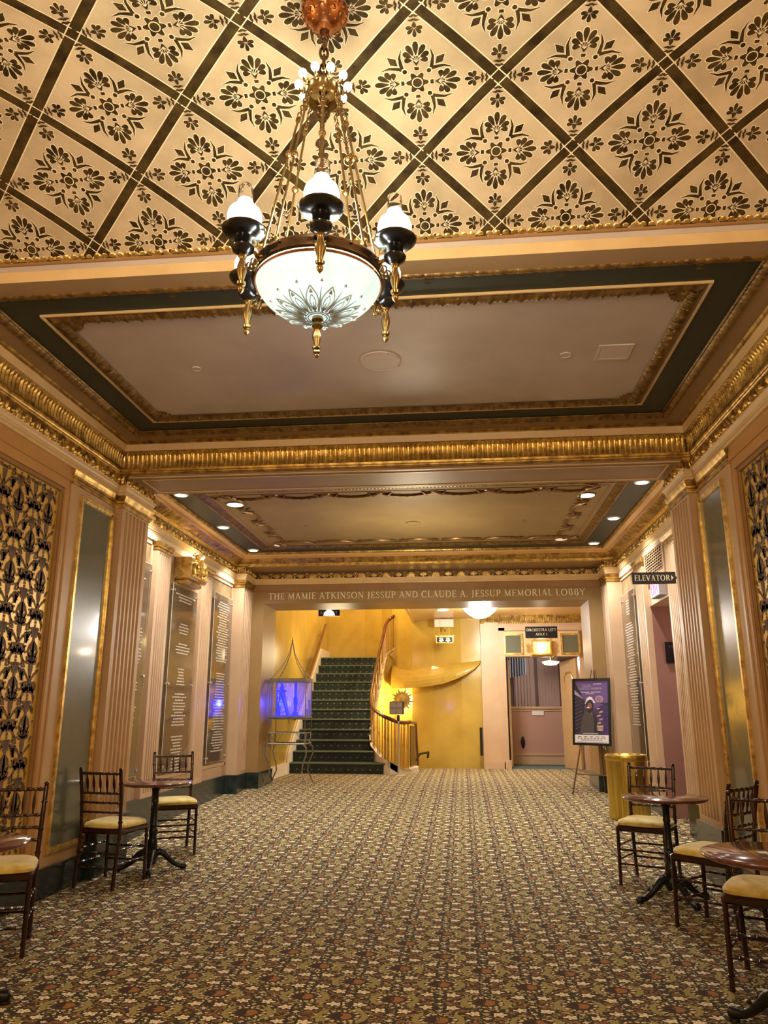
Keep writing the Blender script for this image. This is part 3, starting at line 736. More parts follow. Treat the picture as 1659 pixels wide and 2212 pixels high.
for i in range(NY):
    ya, yb = gy0+(gy1-gy0)*i/NY, gy0+(gy1-gy0)*(i+1)/NY
    swag((gx0, yb), (gx0, ya)); swag((gx1, ya), (gx1, yb))
struct('trim_26', g, [mat('garland_dark_gilding', (.30, .17, .06), .4, .6, (.16, .09, .03), 20), BROWN], smooth=True)

# ---- running scroll frieze over the lettering
sc = MB(); fnf = lambda u, v, h: (u, YF-h, v)
sc.box(-3.384, 2.22, YF-.008, YF+.01, 3.462, 3.606, 1)
sc.box(-3.384, 2.22, YF-.03, YF+.01, 3.456, 3.466, 2)
def tubef(pts, r): sc.tube([(x, YF-.012, z) for x, z in pts], r, 6, 0)
n_ = 27; stp = (2.15+3.30)/n_
for i in range(n_):
    x = -3.30+stp*(i+.5); zc_ = 3.530
    if i % 2 == 0:     # shell
        for f in range(-4, 5):
            a = pi/2+f*.42; sc.prism(petal(x, zc_-.035, a, .088-.004*abs(f), .024), fnf, (.006, .024-.002*abs(f)))
        sc.tube([(x, YF-.012, zc_-.05), (x, YF-.03, zc_-.035), (x, YF-.012, zc_-.02)], [.006, .018, .006], 6, 0)
    else:              # heart blossom
        for a in (pi/2, pi/2-1.0, pi/2+1.0, -pi/2): sc.prism(petal(x, zc_-.01, a, .055, .040), fnf, (.006, .022))
        sc.tube([(x, YF-.008, zc_), (x, YF-.034, zc_), (x, YF-.036, zc_+.001)], [.022, .016, .001], 8, 0)
    for sg in (1, -1):
        pts = [(x+sg*(.02+stp*.46*sin(t*pi/10)), zc_-.062+.112*(t/10)**1.5) for t in range(11)]
        tubef(pts, [.010-.0004*t for t in range(11)])
        tubef([(x+sg*p[0], zc_+.045+p[1]) for p in spiral(stp*.40, 0, .020, .003, -1.2, 4.5, 9)], [.006]*10)
struct('trim_27', sc, [GOLDL, mat('frieze_dark_ground', (.10, .045, .02), .6), CREAM])
# lettering
t = thing('memorial_lettering', 'gilt raised capital letters across the lintel, reading the memorial lobby name', 'lettering', (-.58, YF, 3.16))
fnl = lambda u, v, h: (u+.58, -h, v-3.16)
for ch, m_ in letters('THE MAMIE ATKINSON JESSUP AND CLAUDE A. JESSUP MEMORIAL LOBBY', fnl, -3.125, 3.165, 1.975, .105, (.001, .014)):
    m_.build('letter', LETTER, t)

# ---- fluted pilasters
def pilaster(name, side, bay, y0, y1, off0, off1, z0, z1, nfl, capz, matp=PAINTP, capm=GOLD, flute0=None, capoff=.0):
    X = lambda o: side_x(side, o, bay)
    mb = MB(); m = .055; yy0, yy1 = y0+m, y1-m; st_ = (yy1-yy0)/nfl
    # plan outline: from wall, out, along with flutes, back
    pl = [(off0, y0), (off1, y0), (off1, yy0)]
    for i in range(nfl):
        a = yy0+st_*i
        fw_ = st_*.64; pl.append((off1, a+st_*.18))
        for k in range(0, 9):
            q = pi*k/8; pl.append((off1-.46*fw_*sin(q)-.004, a+st_*.18+fw_*(1-cos(q))/2))
        pl.append((off1, a+st_*.82))
    pl += [(off1, y1), (off0, y1)]
    k = len(pl); zt = z1-.03; zb = z0+.05
    vs = [(X(o), y, zb) for o, y in pl]+[(X(o), y, zt) for o, y in pl]
    mb.add(vs, [(i, i+1, k+i+1, k+i) for i in range(k-1)])
    for (a, b_) in ((z0, zb), (zt, z1)): solid(mb, X(off0), X(off1), y0, y1, a, b_)
    o = struct(name, mb, [matp])
    cp = MB()
    if side == 'left': path = [(X(off0), y0), (X(off1), y0), (X(off1), y1), (X(off0), y1)]
    else: path = [(X(off0), y1), (X(off1), y1), (X(off1), y0), (X(off0), y0)]
    h = capz-z1
    # sweep expects inward on the right: walk reversed on the left side
    path = path if side == 'left' else path
    pr = [(0, z1-.01), (.010, z1-.008), (.012, z1+h*.12), (.004, z1+h*.16), (.004, z1+h*.3), (.016, z1+h*.36), (.018, z1+h*.5), (.030, z1+h*.75), (.038, z1+h*.97), (0, z1+h)]
    pth = path
    sweep(pth, pr, mb=cp)
    o2 = cp.build('capital', capm, o)
    return o
for side in ('left', 'right'):
    pilaster('wall_pilaster_'+side, side, 1, YB+.001, YP-.001, -.05, .072, .47, 3.297, 6, 3.403, PAINT)
    pilaster('wall_pilaster_second_'+side, side, 2, 8.50, 8.93, -.02, .06, .47, 3.24, 5, 3.33)
    pilaster('wall_pilaster_third_'+side, side, 2, 10.10, 10.55, -.02, .055, .47, 3.24, 5, 3.33)
    pilaster('wall_pilaster_fourth_'+side, side, 2, 11.75+.001, YF-.001, -.02, .18 if side == 'left' else .204, .47, 3.295, 5, 3.403)
# pale frieze strip and cap on the panelled pilaster
for side in ('left', 'right'):
    X = lambda o: side_x(side, o, 1)
    cp = MB(); z1 = 3.297
    path = [(X(-.056), 5.998), (X(0), 5.998), (X(0), YB)] if side == 'left' else [(X(0), YB), (X(0), 5.998), (X(-.056), 5.998)]
    sweep(path, [(0, 3.285), (.012, 3.288), (.013, 3.305), (.003, 3.310), (.003, 3.335), (.018, 3.34), (.020, 3.36), (.03, 3.38), (.038, 3.40), (0, 3.406)], mb=cp)
    struct('trim_'+('28' if side == 'left' else '29'), cp, [GOLD])
    X2 = lambda o: side_x(side, o, 2)
    s2 = MB(); solid(s2, X2(-.01), X2(.02), YP, 11.75, 3.335, 3.408)
    struct('trim_'+('30' if side == 'left' else '31'), s2, [WHITETRIM])  # pale paint carries the brightness of the lit frieze
    # grey-green panel in its gilt frame
    pn = MB(); solid(pn, X(0), X(.004), 6.17, 6.78, .33, 3.19)
    po = struct('wall_panel_'+side, pn, [PGREEN])
    gf = MB()
    for (a, b_, z0, z1) in ((6.155, 6.185, .31, 3.22), (6.765, 6.795, .31, 3.22)): solid(gf, X(0), X(.024), a, b_, z0, z1); solid(gf, X(0), X(.014), a+.012 if a < 6.5 else a-.018, b_+.018 if a < 6.5 else b_-.012, z0+.02, z1-.02)
    for (z0, z1) in ((.31, .34), (3.19, 3.22)): solid(gf, X(0), X(.024), 6.185, 6.765, z0, z1); solid(gf, X(0), X(.014), 6.18, 6.77, z0-.0 if z0 < 1 else z0-.018, z1+.018 if z0 < 1 else z1)
    gf.build('gilt_frame', GOLDL, po)

# ---- damask flock on the wallpaper (raised pattern, left and right)
def damask_unit():
    P = []
    def mir(poly): P.append(poly); P.append([(-x, y) for x, y in poly])
    for a, L in ((0, .09), (.5, .08), (.95, .07), (1.4, .055)):
        mir(petal(.004, .20, pi/2-a, L, .030))
    for a, L in ((.5, .07), (1.0, .065), (1.5, .06)): mir(petal(.004, .02, pi/2-a, L, .032))
    mir(ell(.092, .118, .016, .026)); P.append(petal(0, .10, pi/2, .11, .05)); P.append(ell(0, .09, .018, .03))
    for q in stroke2([(.012, .09), (.05, .13), (.085, .15), (.10, .125), (.095, .095), (.075, .09)], [.008, .014, .022, .026, .022, .008]): mir(q)
    for i in range(6):
        a = i*.5-.4; mir(ell(.088+.028*cos(a), .125+.034*sin(a), .006))
    for q in stroke2(spiral(.05, .045, .035, .006, 1.5, -3.6, 10), [.014]*11): mir(q)
    for q in stroke2([(.006, .05), (.05, .02), (.075, -.02), (.07, -.06)], [.008, .018, .018, .005]): mir(q)
    for i in range(5): P.append(ell(0, .06-.022*i, .016-.002*i, .010))
    for a, L in ((.35, .07), (.8, .06), (1.3, .05)): mir(petal(.002, -.04, -pi/2+a, L, .02))
    P.append(petal(0, -.04, -pi/2, .10, .026))
    for q in stroke2([(.01, -.13), (.04, -.16), (.055, -.20), (.035, -.235), (.012, -.225)], [.006, .012, .018, .014, .005]): mir(q)
    P.append(petal(0, -.25, pi/2, .11, .024)); P.append(ell(0, -.17, .03, .035))
    for i in range(5): mir(petal(.055, -.10+.0*i, -.5+i*.62, .034, .016))
    for x, y in ((.10, .03), (.105, -.03), (.11, -.11), (.09, -.17), (.115, .19), (.10, .215)): mir(ell(x, y, .008))
    mir(petal(.07, .17, 1.0, .05, .018)); mir(petal(.07, .17, .2, .04, .016)); mir(petal(.09, -.20, -.2, .04, .016)); mir(petal(.09, -.2, .9, .04, .016))
    out = []
    for p in P:
        cx_ = sum(q[0] for q in p)/len(p); cy_ = sum(q[1] for q in p)/len(p); k = 1.08
        out.append([(cx_+(x-cx_)*k, cy_+(y-cy_)*k) for x, y in p])
    return out
DU = damask_unit()
for side in ('left', 'right'):
    X = lambda o: side_x(side, o, 1)
    d = MB(); fnd = lambda u, v, h: (X(-.055+h), u, v)
    y0_, y1_ = (3.0, 5.88)
    KD = 1.18
    for i in range(14):
        yc = 5.76-.215*i
        for j in range(8):
            zc_ = .40+.56*j+(.28 if i % 2 else 0)
            for poly in DU:
                q = [(yc+x*KD, zc_+y*KD) for x, y in poly]
                if min(p[0] for p in q) < y0_ or max(p[0] for p in q) > y1_ or max(p[1] for p in q) > 3.185 or min(p[1] for p in q) < .37: continue
                d.flat(q, fnd, .003)
    o = d.build('damask_pattern', FLOCK, bpy.data.objects['wall_'+side])

# ---- doorway, passage and louvre on the right
d = MB()
X = lambda o: side_x('right', o, 2)
d.box(2.42, 4.6, 8.7, 8.8, 0, 2.8, 0); d.box(2.72, 4.6, 8.8, 9.0, 0, 2.8, 0); d.box(2.72, 4.6, 10.14, 10.24, 0, 2.8, 0); d.box(4.5, 4.6, 8.8, 10.2, 0, 2.8, 0)
d.add([(2.72, 9.0, 2.69), (4.5, 9.0, 2.3), (4.5, 10.14, 2.3), (2.72, 10.14, 2.69)], [(0, 1, 2, 3)], 1)
struct('wall_passage', d, [PINKW, mat('passage_ceiling', (.10, .045, .03), .6)])
db = MB(); solid(db, X(-.3), X(-.02), 10.10, 10.14, .1, 2.69, 1); solid(db, X(-.3), X(0), 9.05, 9.07, .1, 2.69); struct('door_1', db, [PAINTP, PINKW])

# ---- hall beyond the opening
h = MB()
h.box(-3.55, -3.33, YJ, 19.8, -.5, 5.8); 
plan = [(-3.4, 19.3), (-2.4, 19.3), (-1.95, 19.1), (-1.7, 18.75), (-1.62, 18.35), (-1.45, 17.9), (-1.1, 17.5), (-.6, 17.2), (0, 17.03), (.44, 17.0)]
for a, b_ in zip(plan, plan[1:]):
    h.quad((*a, -1.4), (*b_, -1.4), (*b_, 5.8), (*a, 5.8))
struct('wall_hall', h, [YELLOW], smooth=False)
h = MB()
h.box(.42, .93, 16.6, 16.9, .25, 3.4); h.box(.93, 2.46, 16.6, 16.9, 2.50, 3.4); h.box(2.46, 3.4, 16.6, 16.9, .25, 3.4)
h.box(.5, .80, 16.56, 16.6, .25, 3.22); h.box(.80, .93, 16.53, 16.6, .25, 3.10); h.box(.80, 2.6, 16.53, 16.6, 3.04, 3.14)
h.box(.47, .83, 16.52, 16.6, .25, .42); h.box(.45, .85, 16.50, 16.6, .25, .38); h.box(.83, .97, 16.50, 16.6, .25, .42)
struct('wall_hall_door', h, [PAINTP])
h = MB(); h.box(-1.02, 3.4, YJ, 17.3, 3.36, 3.5); h.box(-1.08, -1.02, YJ, 17.6, 3.34, 5.8); h.box(-3.55, -1.02, YJ, 19.8, 5.7, 5.8)
h.box(2.6, 2.75, YJ, 16.6, 0, 3.5); h.box(-3.6, 2.8, YJ-.02, YJ, 3.095, 5.8)
struct('ceiling_hall', h, [mat('hall_ochre_ceiling', (.58, .36, .13), .35, coat=.3)])
cr = MB()
pr = [(0, 3.20), (.02, 3.205), (.025, 3.23), (.05, 3.27), (.07, 3.30), (.09, 3.34), (.10, 3.36)]
sweep([(.42, 16.6), (2.6, 16.6)], pr, disp=lambda u, v, k, n: (.008*(.5+.5*cos(2*pi*u/.05))*sin(pi*v), 0), res=.012, mb=cr)
struct('trim_32', cr, [GOLD], smooth=True)
# inner room
r_ = MB(); r_.box(.7, 3.2, 18.0, 18.12, .25, 1.44); struct('wall_inner_half', r_, [mat('rose_half_wall', (.50, .30, .24), .4)]); r_ = MB(); r_.box(.5, 3.4, 20.0, 20.1, .2, 3.3, 0); struct('wall_inner_back', r_, [STRIPED]); r_ = MB(); r_.box(.45, .5, 16.9, 20, .2, 3.3); struct('wall_inner_left', r_, [STRIPED]); r_ = MB(); r_.box(3.3, 3.4, 16.9, 20, .2, 3.3); struct('wall_inner_right', r_, [STRIPED]); r_ = MB(); r_.box(.45, 3.4, 16.9, 20.1, 3.0, 3.1)
struct('ceiling_inner_room', r_, [STRIPED])
c_ = MB(); c_.box(.7, 3.2, 17.96, 18.14, 1.44, 1.49); c_.box(.7, 3.2, 17.975, 18.14, 1.39, 1.42); c_.box(.7, 3.2, 17.96, 18.0, .44, .49); c_.box(.7, 3.2, 17.985, 18.0, .25, .44)
struct('trim_33', c_, [PAINTP])
s_ = MB()
for x in (1.55, 2.15):
    for i in range(6): s_.box(x+.075*i-.22, x+.075*i+.045-.22, 19.93, 20.0, .3, 3.0)
    s_.box(x-.25, x+.27, 19.96, 20, .3, 3.0)
struct('wall_inner_pilasters', s_, [STRIPE])

# ---- staircase
st = MB(); st2 = MB()
ex = [-1.42, -1.72, -1.80, -1.84, -1.86, -1.87, -1.88, -1.89, -1.90, -1.91, -1.92, -1.93]
for i in range(12):
    y = 15.02+.28*i; z = .25+.197*i; x1 = ex[i]; x0 = -3.33
    # riser with rounded nosing
    pr_ = [(y+.02, z), (y+.012, z+.15), (y-.012, z+.17), (y-.018, z+.185), (y-.01, z+.197), (y+.02, z+.199), (y+.30, z+.199)]
    for n_i, (a, b_) in enumerate(zip(pr_, pr_[1:])): st.quad((x0, a[0], a[1]), (x1, a[0], a[1]), (x1, b_[0], b_[1]), (x0, b_[0], b_[1]), 1 if n_i in (2, 3, 4) else 0)
    st.add([(x1, p[0], p[1]) for p in pr_]+[(x1, y+.3, z)], [tuple(range(len(pr_)+1))])
    st2.box(x1-.3 if i else x1-.3, x1-.001, y+.02, y+.3, 0, z+.19) if i else None
st.quad((-3.33, 18.3, 2.614), (-1.9, 18.3, 2.614), (-1.9, 19.3, 2.614), (-3.33, 19.3, 2.614))
so = st.build('staircase', [STAIRC, mat('pale_green_nosing', (.16, .19, .12), .9, 0, (.11, .13, .085), 60)], None, False); so['kind'] = 'structure'  # nosing faces get a paler green than the treads
# string boards
sb = MB()
sb.add([(-3.325, 14.8, .25), (-3.325, 15.0, .62), (-3.325, 18.2, 2.82), (-3.325, 19.3, 2.82), (-3.325, 19.3, 2.5), (-3.325, 18.2, 2.4), (-3.325, 15.15, .25),
        (-3.29, 14.8, .25), (-3.29, 15.0, .62), (-3.29, 18.2, 2.82), (-3.29, 19.3, 2.82), (-3.29, 19.3, 2.5), (-3.29, 18.2, 2.4), (-3.29, 15.15, .25)],
       [(7, 8, 9, 10, 11, 12, 13), (0, 1, 8, 7), (1, 2, 9, 8), (2, 3, 10, 9)])
sb.box(-3.33, -3.30, YJ, 14.85, .25, .45)
struct('trim_34', sb, [WHITETRIM])
# curved string and wall under the railing
rail = [(-1.01, 15.3, 1.184), (-1.117, 15.05, 1.179), (-1.232, 14.95, 1.198), (-1.39, 14.95, 1.257), (-1.524, 15.05, 1.315), (-1.741, 15.4, 1.453), (-1.837, 15.9, 1.665), (-1.859, 16.6, 2.08), (-1.846, 17.4, 2.611), (-1.78, 17.9, 3.134), (-1.745, 18.1, 3.381), (-1.633, 18.2, 3.533), (-1.382, 18.1, 3.638)]
curb = [(-1.0, 15.3, .319), (-1.14, 15.05, .335), (-1.236, 14.95, .391), (-1.392, 14.95, .48), (-1.523, 15.05, .557), (-1.739, 15.4, .733), (-1.835, 15.9, .95), (-1.857, 16.6, 1.34), (-1.846, 17.4, 1.85), (-1.79, 17.9, 2.40), (-1.75, 18.1, 2.669), (-1.635, 18.2, 2.772), (-1.255, 18.1, 3.019)]
cw = MB()
for (a, b_) in zip(curb, curb[1:]):
    lo = [max(.25, p[2]-(.12 if p[1] < 15.6 else .34)) for p in (a, b_)]
    for dx in (0, .05):
        pass
    cw.quad((a[0]+.03, a[1]-.02, a[2]), (b_[0]+.03, b_[1]-.02, b_[2]), (b_[0]+.03, b_[1]-.02, lo[1]), (a[0]+.03, a[1]-.02, lo[0]), 0 if a[1] < 15.5 and a[2] < 1 else 1)
    cw.quad((a[0]-.05, a[1]+.03, a[2]), (b_[0]-.05, b_[1]+.03, b_[2]), (b_[0]+.04, b_[1]-.03, b_[2]), (a[0]+.04, a[1]-.03, a[2]), 0)
for (a, b_) in zip(curb[:6], curb[1:6]):
    cw.quad((a[0]+.03, a[1]-.02, .25), (b_[0]+.03, b_[1]-.02, .25), (b_[0]+.03, b_[1]-.02, b_[2]), (a[0]+.03, a[1]-.02, a[2]), 0)
struct('trim_35', cw, [WHITETRIM, YELLOW])
dw = MB()    # yellow drum wall below the flight
dr = curb[5:]
for (a, b_) in zip(dr, dr[1:]):
    dw.quad((a[0]+.02, a[1], .0), (b_[0]+.02, b_[1], .0), (b_[0]+.02, b_[1], b_[2]-.1), (a[0]+.02, a[1], a[2]-.1))
dw.quad((-1.255, 18.1, 3.019), (-1.235, 18.1, 2.68), (-1.41, 18.12, 2.47), (-1.68, 18.1, 2.669))
struct('wall_stair_drum', dw, [YELLOW], smooth=True)
# sweeping underside of the upper flight
us = MB()
bot = [(-1.60, 17.75, 1.88), (-1.3, 17.45, 1.875), (-.975, 17.2, 1.89), (-.65, 17.0, 1.92), (-.372, 16.88, 1.965), (-.12, 16.82, 2.05), (.1, 16.82, 2.15), (.28, 16.85, 2.26), (.40, 16.92, 2.38), (.42, 16.99, 2.44)]
top = [(-1.60, 18.2, 2.45), (-1.3, 17.9, 2.40), (-.975, 17.6, 2.40), (-.65, 17.35, 2.42), (-.372, 17.2, 2.45), (-.12, 17.15, 2.46), (.1, 17.1, 2.46), (.28, 17.06, 2.46), (.40, 17.03, 2.46), (.42, 17.01, 2.46)]
N = 7
grid = []
for p, q in zip(bot, top):
    A, B = Vector(p), Vector(q); row = []
    for k in range(N+1):
        t = k/N; c0 = A.lerp(B, t); c0.y -= .16*sin(pi*t)*(B.z-A.z)/.5; row.append(c0)
    grid.append(row)
for i in range(len(grid)-1):
    for k in range(N):
        us.quad(grid[i][k], grid[i+1][k], grid[i+1][k+1], grid[i][k+1])
for i in range(len(grid)-1):
    a, b_ = Vector(bot[i]), Vector(bot[i+1]); us.quad(a, b_, b_+Vector((0, .5, .04)), a+Vector((0, .6, .04)))
struct('wall_stair_underside', us, [YELLOW], smooth=True)

# ================================================================== THINGS
# ------------------------------------------------------------------ chandelier
ch = thing('chandelier', 'large bronze chandelier with lit glass bowl and six oil-lamp arms under the stencilled vault', 'chandelier', (CX, CY, 4.45))
def cm(mb, name, m, parent=ch, smooth=True):
    # coordinates given in the world, stored relative to the parent thing
    mb.v = [(x-CX, y-CY, z-4.45) for x, y, z in mb.v]
    return mb.build(name, m, parent, smooth)
mb = MB(); mb.lathe([(.0001, 4.45), (.085, 4.45), (.100, 4.435), (.102, 4.42), (.090, 4.395), (.070, 4.37), (.045, 4.352), (.032, 4.345), (.030, 4.335), (.022, 4.32), (.0001, 4.318)], (CX, CY, 0), 60, wob=lambda q, z: .012*cos(24*q)*(1 if 4.36 < z < 4.43 else 0))
for i in range(10):
    for (z0, r0, z1, r1) in ((4.425, .104, 4.395, .094), (4.39, .090, 4.365, .068)):
        a = 2*pi*i/10+z0*40
        P = []
        for k in range(13):
            t_a = k/12*5.2; rr = .016*(1-k/15); zz = (z0+z1)/2+rr*sin(t_a)*.9; r_ = (r0+r1)/2+(zz-(z0+z1)/2)*(r0-r1)/(z0-z1)+.002
            P.append((CX+r_*cos(a+rr*cos(t_a)/r_), CY+r_*sin(a+rr*cos(t_a)/r_), zz))
        mb.tube(P, [.0035-.00015*k for k in range(13)], 5)
for i in range(12):
    a = 2*pi*i/12
    for r, z, rr in ((.092, 4.408, .010), (.076, 4.384, .009), (.055, 4.363, .007)):
        mb.lathe([(.0001, -rr), (rr*.8, -rr*.5), (rr, 0), (.0001, rr*.6)], (CX+r*cos(a+r*30), CY+r*sin(a+r*30), z), 8)
cm(mb, 'canopy', COPPER)
def link(mb, c, L, W_, r, ang, tilt=0, n=14):
    pts = []
    for i in range(n+1):
        a = 2*pi*i/n; u = W_*cos(a); w = L*sin(a); pts.append((c[0]+u*cos(ang)+tilt*w, c[1]+u*sin(ang), c[2]+w))
    mb.tube(pts, r, 6, 0, False)
mb = MB()
for i in range(6): link(mb, (CX, CY, 4.295-.046*i), .032, .017, .0065, pi/2*(i % 2)+.3)
cm(mb, 'chain', BRONZE)
mb = MB(); mb.lathe([(.0001, 4.045), (.03, 4.04), (.045, 4.02), (.072, 4.015), (.078, 4.0), (.078, 3.955), (.070, 3.945), (.064, 3.945), (.064, 4.0), (.02, 4.005), (.016, 3.99)], (CX, CY, 0), 30)
for i in range(10):
    a = 2*pi*i/10+.16
    mb.lathe([(.0001, .02), (.008, .012), (.010, 0), (.007, -.012), (.0001, -.014)], (CX+.085*cos(a), CY+.085*sin(a), 4.0), 8)
    mb.tube([(CX+.07*cos(a), CY+.07*sin(a), 3.99), (CX+.098*cos(a), CY+.098*sin(a), 4.0), (CX+.103*cos(a), CY+.103*sin(a), 4.012)], .005, 6)
cm(mb, 'crown_ring', ABRASS)
for i in range(10):
    a = 2*pi*i/10+.16; mb = MB()
    mb.lathe([(.0001, -.018), (.010, -.016), (.017, -.006), (.019, .004), (.015, .015), (.0001, .021)], (CX+.106*cos(a), CY+.106*sin(a), 4.028), 12)
    cm(mb, 'bulb', BULB)
mb = MB(); mb.lathe([(.012, 4.0), (.012, 3.955), (.03, 3.945), (.018, 3.93), (.014, 3.92), (.030, 3.905), (.034, 3.885), (.026, 3.868), (.012, 3.86), (.018, 3.85), (.010, 3.84), (.0001, 3.838)], (CX, CY, 0), 20)
cm(mb, 'hub', BRONZE)
mb = MB()
for i in range(4): link(mb, (CX, CY, 3.825-.022*i), .015, .008, .003, pi/2*(i % 2))
mb.lathe([(.0001, 3.752), (.012, 3.748), (.026, 3.738), (.028, 3.728), (.018, 3.718), (.012, 3.71), (.011, 3.32), (.02, 3.31), (.0001, 3.30)], (CX, CY, 0), 14)
cm(mb, 'centre_rod', BRONZE)
for i in range(8):
    a = 2*pi*i/8+.2; mb = MB()
    A = Vector((CX+.074*cos(a), CY+.074*sin(a), 3.955)); B = Vector((CX+.10*cos(a), CY+.10*sin(a), 3.86)); D = Vector((CX+.245*cos(a), CY+.245*sin(a), 3.125))
    for k in range(5):
        p = A.lerp(B, (k+.5)/5); link(mb, p, .013, .008, .003, a+pi/2*(k % 2), .1)
    P = [B, B.lerp(D, .02), B.lerp(D, .04)]; mb.tube([B.lerp(D, t) for t in (0, .012, .03, .045)], [.004, .011, .011, .005], 8)
    mb.tube([B.lerp(D, .04), D], .0052, 8)
    mb.tube([B.lerp(D, t) for t in (.26+.12*(i % 2)-.02, .26+.12*(i % 2)-.012, .26+.12*(i % 2), .26+.12*(i % 2)+.012, .26+.12*(i % 2)+.02)], [.005, .013, .016, .013, .005], 10)
    mb.tube([B.lerp(D, t) for t in (.955, .965, .985, .998)], [.005, .013, .013, .008], 8)
    cm(mb, 'suspension_rod', ABRASS)
mb = MB(); mb.lathe([(.240, 3.118), (.262, 3.118), (.268, 3.108), (.266, 3.098), (.270, 3.084), (.268, 3.070), (.258, 3.064), (.250, 3.066), (.248, 3.075), (.240, 3.08), (.240, 3.118)], (CX, CY, 0), 72)
for i in range(12):
    a = 2*pi*i/12+.13; mb.tube([(CX+.264*cos(a), CY+.264*sin(a), 3.10), (CX+.276*cos(a), CY+.276*sin(a), 3.10)], [.008, .004], 8)
cm(mb, 'bowl_rim', BRONZE)
mb = MB(); mb.lathe([(.254, 3.062), (.258, 3.056), (.254, 3.050), (.250, 3.058)], (CX, CY, 0), 64); cm(mb, 'copper_bead', COPPER)
def bz(r): return 3.062-.148*(1-(r/.25)**2)**.62 if r < .25 else 3.062
mb = None; prof = [(.25*sin(pi/2*k/22), 0) for k in range(1, 23)][::-1]
mb = MB(); mb.lathe([(r, bz(r)) for r, _ in prof]+[(.0001, bz(0))], (CX, CY, 0), 64); bowl = cm(mb, 'glass_bowl', BOWL)
mb = MB()
def onb(r, a, d=.0025): return (CX+r*cos(a), CY+r*sin(a), bz(r)-d)
for i in range(12):
    a = 2*pi*i/12
    for sg in (1, -1):
        pts = [onb(.055+.115*t, a+sg*.21*sin(pi*t**.8)) for t in [k/10 for k in range(11)]]; mb.tube(pts, .0026, 5)
        pts = [onb(.06+.075*t, a+sg*.11*sin(pi*t)) for t in [k/8 for k in range(9)]]; mb.tube(pts, .0022, 5)
    mb.tube([onb(.135, a), onb(.145, a), onb(.158, a)], [.001, .008, .001], 8)
    mb.tube([onb(.05, a), onb(.10, a)], [.004, .0015], 6)
    b_ = a+pi/12; mb.tube([onb(.055, b_), onb(.12, b_), onb(.165, b_)], [.0045, .003, .0012], 6)
    mb.tube([onb(.178, b_), onb(.185, b_), onb(.192, b_)], [.002, .0065, .002], 8)
for r in (.038, .047): mb.tube([onb(r, 2*pi*k/24) for k in range(25)], .0022, 5, 0, False)
cm(mb, 'etched_ornament', ETCH, bowl)
bowl_e = bpy.data.objects['etched_ornament'] if 'etched_ornament' in bpy.data.objects else None
mb = MB(); mb.lathe([(.0001, 2.905), (.022, 2.902), (.024, 2.888), (.014, 2.882), (.020, 2.872), (.022, 2.862), (.012, 2.850), (.009, 2.842), (.016, 2.82), (.013, 2.80), (.008, 2.775), (.013, 2.768), (.007, 2.762), (.012, 2.756), (.012, 2.748), (.006, 2.742), (.009, 2.735), (.0001, 2.722)], (CX, CY, 0), 16); mb.v = [(x, y, z+.014) for x, y, z in mb.v]; cm(mb, 'bowl_finial', ABRASS)
mb = MB(); mb.lathe([(.10, 3.118), (.098, 3.16), (.085, 3.20), (.05, 3.235), (.025, 3.25), (.02, 3.30), (.0001, 3.31)], (CX, CY, 0), 28, wob=lambda q, z: .03*cos(14*q)); cm(mb, 'upper_dome', mat('amber_glass_dome', (.75, .55, .12), .2, .3, emit=(1, .7, .15), estr=.35))
for i in range(6):
    a = -pi/2+.205+i*pi/3; R = .335; x, y = CX+R*cos(a), CY+R*sin(a)
    mb = MB()
    mb.tube([(CX+.268*cos(a), CY+.268*sin(a), 3.09), (CX+.29*cos(a), CY+.29*sin(a), 3.10), (CX+.315*cos(a), CY+.315*sin(a), 3.085), (x, y, 3.075)], .009, 8)
    mb.tube([(CX+.268*cos(a), CY+.268*sin(a), 3.075), (CX+.288*cos(a), CY+.288*sin(a), 3.02), (CX+.305*cos(a), CY+.305*sin(a), 3.03), (CX+.298*cos(a), CY+.298*sin(a), 3.05)], .005, 6)
    for s_, zz in ((1, 3.045), (-1, 3.045)):
        link(mb, (CX+.295*cos(a)-.018*s_*sin(a), CY+.295*sin(a)+.018*s_*cos(a), zz), .016, .013, .0035, a)
    mb.lathe([(.0001, 3.08), (.013, 3.08), (.011, 3.07), (.018, 3.064), (.012, 3.056), (.011, 3.045), (.018, 3.02), (.019, 3.0), (.010, 2.965), (.009, 2.958), (.018, 2.952), (.016, 2.942), (.009, 2.938), (.013, 2.93), (.011, 2.918), (.0001, 2.905)], (x, y, 0), 14)
    arm = cm(mb, 'lamp_arm', ABRASS)
    mb = MB(); LZ = -.058; mb.lathe([(.0001, 3.125), (.020, 3.130), (.040, 3.145), (.044, 3.158), (.036, 3.17), (.033, 3.175), (.033, 3.205), (.045, 3.212), (.068, 3.214), (.082, 3.226), (.085, 3.234), (.080, 3.236), (.066, 3.226), (.04, 3.222), (.0001, 3.222)], (x, y, LZ), 26); cm(mb, 'drip_cup', mat('dark_bronze_cup', (.06, .065, .075), .2, .9) if i == 0 else bpy.data.materials['dark_bronze_cup'], arm)
    mb = MB(); mb.lathe([(.04, 3.204), (.04, 3.224), (.056, 3.236), (.066, 3.258), (.067, 3.275), (.060, 3.298), (.045, 3.314), (.032, 3.326), (.030, 3.34), (.0285, 3.345)], (x, y, LZ+.020), 24)
    for k in range(8):
        q = 2*pi*k/8
    cm(mb, 'globe', FROST, arm)
    mb = MB(); mb.lathe([(.0285, 3.345), (.029, 3.36), (.0275, 3.405), (.0285, 3.407), (.0265, 3.405), (.0275, 3.36), (.027, 3.345)], (x, y, LZ+.020), 20); cm(mb, 'glass_chimney', GLASS, arm)

